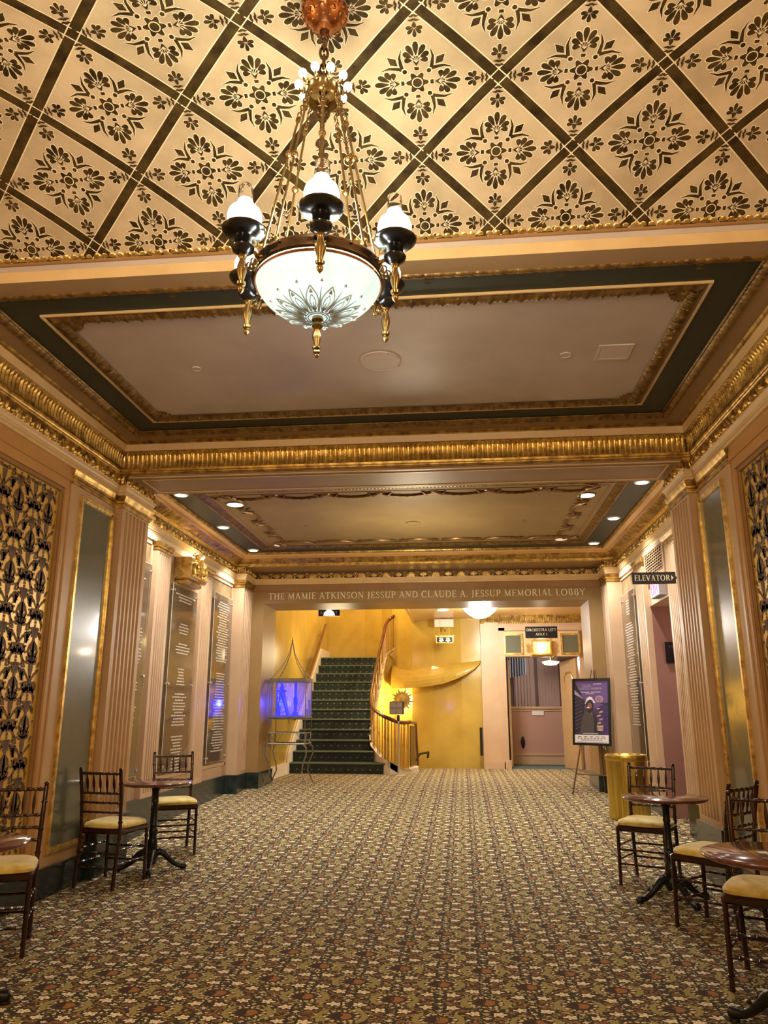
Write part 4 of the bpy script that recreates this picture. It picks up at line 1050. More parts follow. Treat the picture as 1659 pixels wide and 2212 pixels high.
# ------------------------------------------------------------------ chiavari chairs
def ringed(mb, pts, r, step=.085, n=8):
    # turned rod with bamboo rings
    P = []; Rr = []
    for a, b_ in zip(pts, pts[1:]):
        A, B = Vector(a), Vector(b_); L = (B-A).length; k = max(1, int(L/step))
        for i in range(k):
            t = (i+.5)/k; d = .009/L
            P += [A.lerp(B, i/k), A.lerp(B, max(0, t-d)), A.lerp(B, t-d*.5), A.lerp(B, t+d*.5), A.lerp(B, min(1, t+d))]; Rr += [r, r*.95, r*1.28, r*1.28, r*.95]
    P.append(Vector(pts[-1])); Rr.append(r); mb.tube(P, Rr, n); return mb
def chair():
    t = thing('chiavari_chair', '-', 'chair', (0, 0, 0))
    mb = MB(); W_, D_ = .205, .205
    # cushion
    N = 26; rows = [(0.90, .452), (1.0, .462), (1.01, .478), (.96, .494), (.80, .507), (.5, .513), (.0, .516)]; vs = []
    for s_, z in rows:
        for i in range(N):
            a = 2*pi*i/N; c_, d_ = cos(a), sin(a); e = .42
            vs.append((W_*s_*abs(c_)**e*(1 if c_ > 0 else -1)*(1.0+.05*d_), D_*s_*abs(d_)**e*(1 if d_ > 0 else -1), z))
    fs = [(k*N+i, k*N+(i+1) % N, (k+1)*N+(i+1) % N, (k+1)*N+i) for k in range(len(rows)-1) for i in range(N)]
    mb.add(vs, fs); mb.add(vs[:N], [tuple(range(N))]); mb.build('seat_cushion', VELVET, t, True)
    mb = MB(); mb.cbox(-.205, .205, -.20, .205, .412, .458, .012); mb.build('seat_frame', MAHOG, t)
    for sx in (-1, 1):
        mb = MB(); ringed(mb, [(sx*.192, .195, 0), (sx*.190, .188, .43)], .0145, .14, 10); mb.build('leg', MAHOG, t, True)
        mb = MB(); ringed(mb, [(sx*.182, -.235, 0), (sx*.185, -.195, .44), (sx*.190, -.225, .72), (sx*.193, -.262, .91)], .0155, .11, 10)
        mb.lathe([(.0001, .024), (.012, .020), (.017, .010), (.012, .002), (.019, -.004), (.0001, -.008)], (sx*.193, -.264, .918), 12); mb.build('leg', MAHOG, t, True)
        for z in (.30, .19):
            mb = MB(); ringed(mb, [(sx*.188, -.21, z), (sx*.192, .19, z)], .0085, .1, 6); mb.build('stretcher', MAHOG, t, True)
    for y, z in ((.19, .27), (.19, .16), (-.213, .27), (-.22, .16)):
        mb = MB(); ringed(mb, [(-.19, y, z), (.19, y, z)], .0085, .095, 6); mb.build('stretcher', MAHOG, t, True)
    def yb(z): return -.225-(z-.72)/.19*.037 if z > .72 else -.195-(z-.44)/.28*.03
    for z, n_ in ((.893, 'top_rail'), (.735, 'spindle_rail'), (.660, 'ladder_rail'), (.585, 'ladder_rail')):
        mb = MB(); ringed(mb, [(-.19, yb(z), z), (0, yb(z)-.012, z), (.19, yb(z), z)], .011 if z > .8 else .0095, .06, 8); mb.build(n_, MAHOG, t, True)
    for i in range(5):
        x = -.128+.064*i; mb = MB(); q = 1-(abs(x)/.19)**2
        a, b_ = Vector((x, yb(.735)-.010*q, .735)), Vector((x, yb(.893)-.010*q, .893))
        mb.tube([a.lerp(b_, u) for u in (0, .2, .32, .5, .68, .8, 1)], [.006, .0065, .0105, .0115, .0095, .0065, .006], 8); mb.build('spindle', MAHOG, t, True)
    return t
GRC = 'gold-cushioned chiavari chairs round the bistro tables'
c0 = chair(); c0.location = (-2.965, 6.72, 0); c0.rotation_euler = (0, 0, -.186); c0['group'] = GRC
c0['label'] = 'dark bamboo-turned chair standing against the left panelled wall with its back to the viewer'
dup(c0, (-2.90, 7.93, .045), -2.65, 'dark chair beyond the left bistro table, facing the viewer in front of the fluted pilasters')
dup(c0, (-2.855, 4.86, 0), -2.73, 'dark chair cut off by the left edge of the picture, facing the viewer')
dup(c0, (1.53, 7.14, .01), 2.65, 'dark chair behind the right bistro table, its back against the brass bin')
dup(c0, (1.67, 5.82, 0), .785, 'dark chair turned left between the two right-hand tables, back towards the grey-green panel')
dup(c0, (1.61, 4.68, 0), 2.67, 'nearest dark chair at the right edge, gold cushion cut by the picture edge')

# ------------------------------------------------------------------ bistro tables
def table(rz):
    t = thing('bistro_table', '-', 'table', (0, 0, 0), rz)
    mb = MB(); mb.lathe([(.0001, .732), (.295, .732), (.308, .736), (.322, .745), (.325, .753), (.322, .759), (.312, .763), (.306, .763), (.302, .766), (.0001, .766)], (0, 0, 0), 56); mb.build('table_top', TABLEM, t, True)
    mb = MB(); mb.lathe([(.0001, .732), (.10, .731), (.10, .722), (.05, .71), (.028, .68), (.026, .60), (.030, .59), (.024, .57), (.027, .40), (.034, .385), (.028, .37), (.040, .34), (.036, .31), (.030, .29), (.042, .26), (.044, .20), (.036, .18), (.05, .16), (.055, .12), (.04, .09), (.0001, .085)], (0, 0, 0), 20); mb.build('column', IRON, t, True)
    for i in range(4):
        a = i*pi/2; c_, s_ = cos(a), sin(a); mb = MB()
        pr_ = [(.03, .15, .030), (.07, .165, .032), (.11, .145, .030), (.15, .105, .026), (.19, .068, .022), (.23, .045, .020), (.265, .038, .024), (.29, .034, .030), (.305, .026, .020)]
        mb.tube([(r*c_, r*s_, z) for r, z, q in pr_], [q for r, z, q in pr_], 10)
        for k in range(4):
            r = .07+.045*k; z = .19-.03*k; mb.lathe([(.0001, .012), (.011, .006), (.012, -.004), (.0001, -.01)], (r*c_, r*s_, z), 8)
        mb.tube([(.285*c_, .285*s_, .004), (.285*c_, .285*s_, .05)], [.026, .016], 10)
        mb.build('foot', IRON, t, True)
    return t
GRT = 'round mahogany bistro tables'
t0 = table(.3); t0.location = (-2.82, 7.22, .005); t0['group'] = GRT
t0['label'] = 'round dark wood bistro table between two chairs along the left wall'
dup(t0, (-2.53, 3.92, 0), .5, 'bistro table of which only the rim shows at the left edge of the picture')
dup(t0, (1.56, 6.56, -.012), .35, 'round bistro table in front of the brass bin, one chair behind it')
dup(t0, (1.42, 3.98, 0), .75, 'nearest orange-lit bistro table at the right edge of the picture')

# ------------------------------------------------------------------ brass bin
t = thing('waste_bin', 'tall round brushed brass waste bin beside the poster easel', 'bin', (1.965, 10.02, fz(10.02)))
mb = MB(); mb.lathe([(.0001, 0), (.238, 0), (.240, .01), (.240, .66)], (0, 0, 0), 56); mb.build('body', BRASS, t, True)
mb = MB(); mb.lathe([(.240, .66), (.246, .664), (.250, .67), (.250, .715), (.246, .73), (.232, .738), (.212, .736), (.206, .725), (.19, .70), (.18, .66), (.15, .655)], (0, 0, 0), 56); mb.build('rim', BRASS, t, True)
mb = MB(); mb.lathe([(.0001, .655), (.155, .655), (.155, .64), (.0001, .64)], (0, 0, 0), 40); mb.build('opening', DARKIN, t)

# ------------------------------------------------------------------ poster and easel
PD = Vector((.80, -.60, 0)); PN = Vector((-.60, -.80, 0)); PO = Vector((1.885, 11.98, 0)); ZB = .905; LEAN = .10
def fp(u, v, h):   # u across from centre, v up, h toward the viewer
    p = PO+PD*u+PN*(h-v*LEAN); return (p.x, p.y, ZB+v)
PW, PH = .305, .965
t = thing('poster', 'black-framed purple show poster of a hooded figure, propped on the easel', 'poster', (PO.x, PO.y, ZB))
def pbuild(mb, name, m, parent):
    mb.v = [(x-PO.x, y-PO.y, z-ZB) for x, y, z in mb.v]; return mb.build(name, m, parent)
mb = MB()
for u0, u1, v0, v1 in ((-PW, PW, 0, .035), (-PW, PW, PH-.032, PH), (-PW, -PW+.030, .035, PH-.032), (PW-.030, PW, .035, PH-.032)):
    mb.prism([(u0, v0), (u1, v0), (u1, v1), (u0, v1)], fp, (0, .028))
pbuild(mb, 'frame', BLACK, t)
mb = MB(); a_, b_ = PW-.03, PH-.032
mb.prism([(-a_, .035), (a_, .035), (a_, b_), (-a_, b_)], fp, (.004, .012), 0)
q = lambda poly, mi, h: mb.flat(poly, fp, .012+h*.0004, mi)
q([(-a_, .60), (-.05, .52), (.05, .52), (a_, .62), (a_, b_), (-a_, b_)], 5, 1)          # upper violet hall
q([(-a_, b_), (-a_, .12), (-.14, .24), (-.10, .62)], 1, 2)                                # shadowed left wall
for k in range(9):
    v = .22+.055*k; q([(-a_, v), (-.15, v+.05), (-.15, v+.056), (-a_, v+.010)], 5, 3)
q([(-a_, .80), (-.16, .70), (-.13, .66), (-a_, .735)], 2, 3); q([(-a_, .70), (-.12, .60), (-.115, .595), (-a_, .685)], 1, 4)
q([(a_, .57), (.10, .61), (.10, .615), (a_, .60)], 1, 4)
q(ell(.13, .66, .065, .052, 18), 2, 4); q(ell(.13, .66, .045, .036, 16), 4, 5)
for k in range(5): q([(.09+.02*k, .635), (.098+.02*k, .635), (.098+.02*k, .69), (.09+.02*k, .69)], 2, 6)
q([(-.19, .155), (.04, .155), (.05, .30), (.02, .48), (-.02, .50), (-.10, .50), (-.15, .40)], 3, 5)   # cloak
q([(.04, .155), (.13, .155), (.10, .36), (.04, .47), (.02, .48), (.04, .32)], 1, 6)
q([(-.09, .60), (-.08, .50), (-.02, .45), (.03, .50), (.04, .60), (-.02, .66)], 1, 6)      # hair
q(ell(-.025, .565, .034, .046, 16), 4, 7)                                                  # face
q([(-.11, .60), (-.09, .615), (-.075, .67), (-.03, .70), (.01, .69), (.045, .64), (.07, .61), (.04, .60), (.02, .645), (-.03, .655), (-.07, .625), (-.09, .595)], 6, 8)   # pale hood
q([(-.075, .53), (-.03, .53), (-.035, .548), (-.065, .552)], 6, 8)
q([(-.02, .45), (.03, .42), (.0, .47)], 4, 8)
for k in range(9):
    random.seed(k); x, y = .09+.015*(k % 4), .30+.026*k-(k % 2)*.02; q([(x, y), (x+.05, y+.01), (x+.045, y+.028), (x+.005, y+.022)], 7 if k % 3 else 2, 7+k)
q([(.085, .265), (.19, .265), (.19, .285), (.085, .285)], 7, 8); q([(.095, .21), (.18, .21), (.18, .232), (.095, .232)], 7, 8); q([(.09, .235), (.185, .235), (.185, .262), (.09, .262)], 2, 8)
q([(-a_, .035), (a_, .035), (a_, .150), (-a_, .150)], 6, 9)                                 # sponsor strip
random.seed(3)
for r, (v, n_) in enumerate(((.122, 5), (.098, 9), (.045, 26))):
    for k in range(n_):
        x = -a_*.86+2*a_*.86*(k+.5)/n_; w = .6*a_/n_; q([(x-w, v-.004), (x+w*random.uniform(.2, 1), v-.004), (x+w*.8, v+.005), (x-w, v+.005)], 1, 11)
for v in (.080, .073, .066): q([(-.17, v), (.17, v), (.17, v+.0022), (-.17, v+.0022)], 5, 11)
# script title: looping brush strokes, and smaller caption lines
for (cx_, cy_, n_, w) in ((-.07, .855, 5, .030), (-.115, .815, 7, .028), (.085, .812, 8, .024)):
    pts = []
    for k in range(n_*8+1):
        a = k/8*2*pi; pts.append((cx_-n_*w*.45+w*.9*k/8+.009*cos(a), cy_+.018*sin(a)))
    for qd in stroke2(pts, [.0065]*len(pts)): q(qd, 2, 12)
for (x0, x1, v) in ((-.16, -.02, .757), (0, .16, .757), (-.09, .05, .733), (-.14, .10, .163), (.04, .17, .875)):
    x = x0
    while x < x1: q([(x, v), (x+.007, v), (x+.007, v+.011), (x, v+.011)], 6, 12); x += .010
pbuild(mb, 'print', [PURPLE, PDARK, PLILAC, mat('poster_cloak_grey', (.09, .075, .08), .5), PSKIN, PVIOL, PWHITE, mat('poster_ochre', (.62, .42, .22), .5)], t)
t = thing('easel', 'thin dark metal display easel holding the purple poster', 'easel', (PO.x, PO.y, fz(12.1)))
def eb(mb, name, m):
    z0 = fz(12.1); mb.v = [(x-PO.x, y-PO.y, z-z0) for x, y, z in mb.v]; return mb.build(name, m, t, True)
top = PO-PN*.20; top = (top.x, top.y, 2.02)
for sg in (-1, 1):
    f = PO+PD*.30*sg+PN*.12; kx = PO+PD*.215*sg-PN*.02
    mb = MB(); mb.tube([(f.x, f.y, fz(f.y)+.002), (kx.x, kx.y, .86), (PO.x+PD.x*.03*sg-PN.x*.17, PO.y+PD.y*.03*sg-PN.y*.17, 2.0)], .0105, 8)
    mb.lathe([(.0001, 0), (.016, .003), (.017, .02), (.011, .035)], (f.x, f.y, fz(f.y)), 10); eb(mb, 'leg', mat('easel_bronze', (.20, .13, .09), .3, .8) if sg < 0 else bpy.data.materials['easel_bronze'])
    mb = MB(); b0 = PO+PD*.20*sg-PN*.02; b1 = PO+PD*.20*sg+PN*.045
    mb.tube([(b0.x, b0.y, .885), (b1.x, b1.y, .885), (b1.x+PN.x*.004, b1.y+PN.y*.004, .905)], .009, 8); mb.lathe([(.0001, .018), (.014, .010), (.018, 0), (.014, -.010), (.0001, -.018)], (b0.x, b0.y, .862), 12); eb(mb, 'ledge_peg', CHROME)
r0 = PO-PN*.30; mb = MB(); mb.tube([(r0.x, r0.y, fz(12.2)+.002), (PO.x-PN.x*.19, PO.y-PN.y*.19, 1.98)], .010, 8); eb(mb, 'leg', bpy.data.materials['easel_bronze'])
mb = MB(); a_, b_ = PO+PD*-.262+PN*.05, PO+PD*.262+PN*.05; mb.tube([(a_.x, a_.y, .50), (b_.x, b_.y, .50)], .009, 8)
for p in (a_, b_): mb.lathe([(.0001, .016), (.014, .008), (.015, -.006), (.0001, -.014)], (p.x, p.y, .50), 10)
eb(mb, 'cross_bar', bpy.data.materials['easel_bronze'])

# ------------------------------------------------------------------ cage stand with the blue-lit model
KX, KY, KZ = -2.83, 12.88, .25
t = thing('birdcage_stand', 'wrought iron cage on curved legs with a blue-lit model inside, standing left of the stairs', 'display stand', (KX, KY, KZ))
def kb(mb, name, m, parent=t, smooth=True):
    mb.v = [(x-KX, y-KY, z-KZ) for x, y, z in mb.v]; return mb.build(name, m, parent, smooth)
hx, hy = .30, .26
for sx in (-1, 1):
    for sy in (-1, 1):
        x, y = KX+sx*hx, KY+sy*hy; mb = MB(); kx_ = lambda d: (x+sx*d, y+sy*d*.6)
        pts = []
        for d, z in ((.05, .25), (.02, .33), (-.04, .45), (-.02, .58), (.035, .72), (.03, .82), (-.02, .88)): pts.append((*kx_(d), z))
        mb.tube(pts, [.013, .011, .011, .012, .013, .012, .010], 8); kb(mb, 'leg', CAGEM)
        mb = MB(); mb.tube([(x, y, .88), (x, y, 1.92)], .0065, 6); kb(mb, 'corner_post', CAGEM)
        mb = MB(); mb.tube([(x, y, 1.90), (x-sx*.10, y-sy*.09, 2.02), (x-sx*.19, y-sy*.165, 2.16), (x-sx*.262, y-sy*.228, 2.34), (KX-.0+sx*.01, KY+sy*.01, 2.50)], .006, 6); kb(mb, 'roof_rod', CAGEM)
mb = MB()
for z, w in ((.88, .014), (1.05, .008)):
    for (a, b_) in (((-1, -1), (1, -1)), ((1, -1), (1, 1)), ((1, 1), (-1, 1)), ((-1, 1), (-1, -1))):
        mb.tube([(KX+a[0]*hx, KY+a[1]*hy, z), (KX+b_[0]*hx, KY+b_[1]*hy, z)], w, 6)
        if z > 1:
            for s_ in (.13, .87):
                P0 = Vector((KX+a[0]*hx, KY+a[1]*hy, 0)); P1 = Vector((KX+b_[0]*hx, KY+b_[1]*hy, 0)); c_ = P0.lerp(P1, s_); d_ = (P1-P0).normalized()*.055
                mb.tube([(c_.x-d_.x, c_.y-d_.y, 1.045), (c_.x, c_.y, .97), (c_.x+d_.x, c_.y+d_.y, 1.045)], .005, 5); mb.tube([(c_.x-d_.x, c_.y-d_.y, .89), (c_.x, c_.y, .965), (c_.x+d_.x, c_.y+d_.y, .89)], .005, 5)
kb(mb, 'shelf_frame', CAGEM)
mb = MB(); mb.box(KX-hx-.01, KX+hx+.01, KY-hy-.01, KY+hy+.01, 1.285, 1.305); mb.box(KX-.30, KX+.30, KY-.26, KY-.245, 1.26, 1.29)
framerect(mb, KX-hx-.01, KX+hx+.01, KY-hy-.01, KY+hy+.01, 1.86, 1.915, .03)
kb(mb, 'cage_frame', CAGEM, smooth=False)
mb = MB()
for i in range(8):
    x = KX-hx+2*hx*(i+.5)/8
    for y in (KY-hy, KY+hy): mb.tube([(x, y, 1.30), (x, y, 1.86)], .0022, 5)
    for s_ in (-1, 1):
        mb.tube([(x, KY-hy, 1.78), (x+s_*.018, KY-hy, 1.83), (x+s_*.0375, KY-hy, 1.86)], .0022, 5)
for j in range(7):
    y = KY-hy+2*hy*(j+.5)/7
    for x in (KX-hx, KX+hx): mb.tube([(x, y, 1.30), (x, y, 1.86)], .0022, 5)
kb(mb, 'wire_bars', CAGEM)
mb = MB(); mb.box(KX-hx+.004, KX+hx-.004, KY+hy-.012, KY+hy-.006, 1.31, 1.86); kb(mb, 'glass_back', mat('violet_tinted_glass', (.55, .45, .85), .1, alpha=.35), smooth=False)
mb = MB(); mb.lathe([(.0001, 2.60), (.006, 2.59), (.004, 2.565), (.012, 2.55), (.006, 2.535), (.013, 2.52), (.006, 2.50), (.0001, 2.48)], (KX, KY, 0), 10); kb(mb, 'finial', IRON)
t2 = thing('model_tower', 'blue-lit model derrick and column inside the iron cage', 'model', (KX, KY, 1.307))
def tb(mb, name): mb.v = [(x-KX, y-KY, z-1.307) for x, y, z in mb.v]; return mb.build(name, BLUEG, t2, False)
mb = MB()
for (x0, x1) in ((-.22, -.20), (-.10, -.04)):
    for yy in (-.06, .06): mb.tube([(KX+x1, KY+yy, 1.31), (KX-.16, KY+yy*.3, 1.86)], .014, 6)
for k in range(6):
    z = 1.36+.08*k; w = .09*(1-k/8); mb.tube([(KX-.16-w, KY-.04, z), (KX-.13+w, KY-.04, z+.03)], .006, 5)
mb.box(KX-.25, KX-.08, KY-.03, KY+.03, 1.70, 1.73); mb.tube([(KX-.20, KY-.05, 1.31), (KX-.24, KY-.05, 1.84)], .012, 6); mb.tube([(KX-.02, KY-.05, 1.31), (KX-.15, KY-.05, 1.70)], .028, 6)
tb(mb, 'derrick')
mb = MB(); mb.lathe([(.06, 1.308), (.06, 1.34), (.045, 1.35), (.045, 1.38), (.03, 1.39), (.028, 1.50), (.038, 1.51), (.038, 1.60), (.026, 1.62), (.024, 1.85)], (KX+.08, KY, 0), 8); tb(mb, 'column')
mb = MB(); mb.box(KX-.27, KX+.20, KY-.12, KY+.12, 1.3075, 1.325); tb(mb, 'base')

# ------------------------------------------------------------------ sign on a chrome post
t = thing('sign_stand', 'small grey arrow sign on a chrome post at the foot of the stairs', 'sign', (-1.19, 14.72, .25))
mb = MB(); mb.lathe([(.0001, 0), (.16, 0), (.162, .008), (.10, .022), (.02, .03)], (0, 0, 0), 32); mb.lathe([(.02, .03), (.017, .98)], (0, 0, 0), 16); mb.build('post', CHROME, t, True)
mb = MB(); mb.lathe([(.024, .96), (.026, .98), (.026, 1.05), (.018, 1.07), (.0001, 1.07)], (0, 0, 0), 14); mb.build('post_top', BLACK, t, True)
mb = MB(); mb.box(-.165, .105, -.012, .012, 1.085, 1.31); s1 = mb.build('sign_board', [mat('sign_rim_brown', (.10, .05, .04), .4)], t)
mb = MB(); mb.box(-.155, .075, -.015, -.0125, 1.095, 1.30)
mb.build('sign_face', GREY, s1)
mb = MB(); fs_ = lambda u, v, h: (u, -.0155-h, v)
for sg, vc in ((1, 1.272), (-1, 1.125)):
    mb.prism([(-.045, vc-.018*sg), (-.035, vc-.018*sg), (-.035, vc+.002*sg), (-.028, vc+.002*sg), (-.04, vc+.018*sg), (-.052, vc+.002*sg), (-.045, vc+.002*sg)], fs_, (0, .001))
for k in range(12): mb.prism([(-.14+.0165*k, 1.19), (-.13+.0165*k, 1.19), (-.13+.0165*k, 1.205), (-.14+.0165*k, 1.205)], fs_, (0, .001))
mb.prism([(-.13, 1.222), (.06, 1.222), (.06, 1.2235), (-.13, 1.2235)], fs_, (0, .001)); mb.prism([(-.13, 1.172), (.06, 1.172), (.06, 1.1735), (-.13, 1.1735)], fs_, (0, .001))
mb.build('arrows', BLACK, s1)

# ------------------------------------------------------------------ stair railing and handrails
t = thing('stair_railing', 'dark wooden handrail on brass balusters curving up the right of the staircase', 'railing', (-1.3, 15.0, .25))
def rb(mb, name, m, parent=t, smooth=True, o=(-1.3, 15.0, .25)):
    mb.v = [(x-o[0], y-o[1], z-o[2]) for x, y, z in mb.v]; return mb.build(name, m, parent, smooth)
def spl(P, n=6):
    out = []
    for i in range(len(P)-1):
        p0, p1, p2, p3 = [Vector(P[max(0, min(len(P)-1, i+k))]) for k in (-1, 0, 1, 2)]
        for k in range(n):
            s_ = k/n; out.append(.5*((2*p1)+(-p0+p2)*s_+(2*p0-5*p1+4*p2-p3)*s_**2+(-p0+3*p1-3*p2+p3)*s_**3))
    out.append(Vector(P[-1])); return out
SR = spl(rail); SC = spl(curb)
mb = MB(); mb.tube(SR, .036, 10); rb(mb, 'handrail', RAILW)
n_ = 44
for i in range(n_):
    k = 2+(len(SR)-4)*i/(n_-1); a = SR[min(len(SR)-1, int(k))]; b_ = SC[min(len(SC)-1, int(k))]
    mb = MB(); a = Vector((a.x, a.y, a.z-.02))
    if i % 2: mb.tube([b_.lerp(a, u) for u in (0, .06, .1, .14, .45, .49, .53, .57, .9, 1)], [.012, .012, .018, .010, .008, .014, .018, .010, .008, .010], 6)
    else: mb.tube([b_.lerp(a, u/16) for u in range(17)], [.009 if u % 2 else .013 for u in range(17)], 6)
    rb(mb, 'baluster', mat('baluster_brass', (.55, .33, .10), .35, .6) if i == 0 else bpy.data.materials['baluster_brass'])
mb = MB(); P = [(-1.01, 15.3), (-.93, 15.75)]
mb.tube([(-1.01, 15.3, 1.18), (-.93, 15.78, 1.16)], .03, 8); mb.tube([(-.93, 15.78, 1.16), (-.90, 15.95, .26)], .022, 8); rb(mb, 'end_rail', RAILW)
mb = MB(); mb.add([(-1.0, 15.32, .36), (-.93, 15.72, .38), (-.93, 15.72, 1.10), (-1.0, 15.32, 1.12), (-1.02, 15.34, .36), (-.95, 15.74, .38), (-.95, 15.74, 1.10), (-1.02, 15.34, 1.12)], [(0, 1, 2, 3), (4, 7, 6, 5), (0, 4, 5, 1), (3, 2, 6, 7), (1, 5, 6, 2), (0, 3, 7, 4)]); rb(mb, 'end_grille', mat('woven_brass_grille', (.36, .24, .06), .4, .6, (.10, .06, .02), 60), smooth=False)
mb = MB(); mb.box(-1.06, -.88, 15.26, 15.82, .25, .35); rb(mb, 'end_plinth', WHITETRIM, smooth=False)
t = thing('wall_handrail', 'dark wooden handrail sloping up the yellow wall left of the stairs', 'handrail', (-3.2, 15.0, 1.25))
mb = MB(); mb.tube([(0, -.08, 0), (0, 0, .02), (0, 3.15, 2.12), (0, 3.2, 2.13)], .035, 10); mb.build('rail', RAILW, t, True)
for y in (.3, 1.6, 2.9):
    mb = MB(); mb.tube([(0, y, .02+.67*y-.03), (-.02, y, .02+.67*y-.09), (-.125, y, .02+.67*y-.10)], .012, 8); mb.build('bracket', BRASS, t, True)
t = thing('descending_handrail', 'short black handrail running down below the hall floor beside the railing end', 'handrail', (-.93, 16.0, .25))
mb = MB(); mb.tube([(-.06, .0, .12), (.06, .05, .31), (.22, .35, .33), (.20, .45, .22)], .022, 8); mb.build('rail', IRON, t, True)
mb = MB(); mb.tube([(-.06, 0, .0), (-.06, 0, .12)], .018, 8); mb.build('post', IRON, t, True)
t = thing('grab_rail', 'black upright grab bar on the yellow wall beside the pink pilaster', 'handrail', (.375, 16.72, .5))
mb = MB(); mb.box(-.028, .028, -.03, .0, 0, .56); mb.build('bar', IRON, t)
for z in (.05, .37):
    mb = MB(); mb.tube([(.02, -.01, z), (.05, -.02, z), (.055, .27, z)], .010, 8); mb.build('bracket', BRASS, t, True)

def text_parts(parent, s, fn, u0, v0, u1, h, d, m):
    for c, mb in letters(s, fn, u0, v0, u1, h, d): mb.build('letter', m, parent)
# ------------------------------------------------------------------ donor plaques and gilt bracket on the side walls
random.seed(11)
WBROWN = mat('brown_damask_panel', (.22, .14, .07), .45, .15, (.36, .25, .12), 7)
def plaque(side, y0, y1, z0, z1, label, seed, blocks):
    X = lambda o: side_x(side, o, 2)
    xm = X(.05); t = thing('donor_plaque', label, 'plaque', (xm, (y0+y1)/2, z0), group='glass donor plaques on the side walls')
    O = lambda mb, name, m, par=t, s=False: (setattr(mb, 'v', [(x-xm, y-(y0+y1)/2, z-z0) for x, y, z in mb.v]), mb.build(name, m, par, s))[1]
    mb = MB(); mb.box(min(X(.046), X(.054)), max(X(.046), X(.054)), y0, y1, z0, z1); O(mb, 'glass_plate', PLATE)
    mb = MB(); sx = 1 if side == 'left' else -1
    for y in (y0+.03, y1-.03):
        for z in (z0+.06, (z0+z1)/2-.1, z1-.08):
            mb.tube([(X(.0095), y, z), (X(.062), y, z)], .010, 8); mb.tube([(X(.054), y, z), (X(.066), y, z)], .017, 10)
    O(mb, 'standoffs', CHROME, t, True)
    mb = MB()
    framex = (min(X(.0465), X(.0535)), max(X(.0465), X(.0535)))
    mb.box(*framex, y0-.004, y0, z0, z1); mb.box(*framex, y1, y1+.004, z0, z1); mb.box(*framex, y0, y1, z0-.004, z0); mb.box(*framex, y0, y1, z1, z1+.004)
    O(mb, 'polished_edge', mat('plate_edge', (.80, .70, .52), .15) if 'plate_edge' not in bpy.data.materials else bpy.data.materials['plate_edge'])
    mb = MB(); random.seed(seed); fn = lambda u, v, h: (X(.0545+h), u, v)
    yc = (y0+y1)/2; z = z1-.12
    for nl, wmax, gap in blocks:
        for _ in range(nl):
            w = wmax*random.uniform(.55, 1); y = yc-w/2
            while y < yc+w/2:
                l = random.uniform(.03, .09)
                k = y
                while k < min(y+l, yc+w/2): mb.flat([(k, z), (k+.007, z), (k+.007, z+random.choice((.014, .014, .020))), (k, z+.016)], fn, .001); k += .0115
                y += l+.014
            z -= .037
        z -= gap
    O(mb, 'engraved_names', ETXT)
    return t
for side in ('left', 'right'):
    X = lambda o: side_x(side, o, 2)
    mb = MB()
    for (a, b_) in ((7.52, 8.44), (8.99, 10.04), (10.61, 11.68)):
        if side == 'right' and a < 10.5: continue
        solid(mb, X(0), X(.008), a+.03, b_-.03, .66, 3.27)
    struct('wall_infill_'+side, mb, [WBROWN])
    mb = MB()
    for (a, b_) in ((7.52, 8.44), (8.99, 10.04), (10.61, 11.68)):
        if side == 'right' and a < 10.5: continue
        for (p, q_, z0, z1) in ((a, a+.03, .62, 3.30), (b_-.03, b_, .62, 3.30), (a, b_, .62, .66), (a, b_, 3.27, 3.30)): solid(mb, X(0), X(.02), p, q_, z0, z1)
    struct('trim_'+('36' if side == 'left' else '37'), mb, [PAINTP])
plaque('left', 7.66, 8.38, .72, 3.02, 'tall glass donor plaque mostly hidden behind the first big pier on the left', 1, [(9, .4, .3), (12, .5, .1), (14, .4, .0)])
plaque('left', 9.08, 9.96, .70, 2.93, 'tall glass donor plaque under the gilt carved bracket on the left wall', 2, [(3, .72, .25), (4, .4, .10), (4, .55, .16), (6, .3, .08), (11, .5, .1), (12, .4, 0)])
plaque('left', 10.70, 11.58, .70, 3.06, 'tall glass donor plaque on the left wall nearest the far pier', 3, [(24, .6, .14), (30, .55, 0)])
plaque('right', 10.72, 11.56, .70, 3.02, 'tall glass donor plaque on the right wall behind the easel', 4, [(6, .3, .1), (38, .55, 0)])
t = thing('gilt_bracket', 'carved gilt block with acanthus scrolls above the middle left plaque', 'carved bracket', (side_x('left', 0, 2), 9.5, 2.95))
mb = MB(); mb.cbox(0, .22, -.32, .30, .05, .33, .012); mb.cbox(0, .16, -.27, .25, -.01, .05, .01)
for k in range(16): mb.box(.16, .175, -.26+.032*k, -.242+.032*k, .0, .04)
mb.build('block', GOLDL, t)
mb = MB(); fb = lambda u, v, h: (.22+h, u, v)
for sg in (-1, 1):
    mb.tube([(.235, -.01+sg*p[0], .20+p[1]) for p in spiral(.14, 0, .10, .015, -1.4, 5.2, 16)], [.022]*17, 6)
    for k in range(4): mb.prism(petal(-.01+sg*.02, .10, pi/2+sg*(.25+.42*k), .17-.02*k, .045), fb, (0, .03-.004*k))
    mb.tube([(.20, -.01+sg*.05, .33), (.22, -.01+sg*.12, .39), (.20, -.01+sg*.2, .36)], [.03, .03, .01], 6)
mb.prism(petal(-.01, .08, pi/2, .26, .07), fb, (0, .045))
for k in range(7): mb.lathe([(.0001, .022), (.022, .01), (.022, -.01), (.0001, -.02)], (.235, -.25+.08*k, .09), 8)
mb.build('carving', GOLDL, t, True)

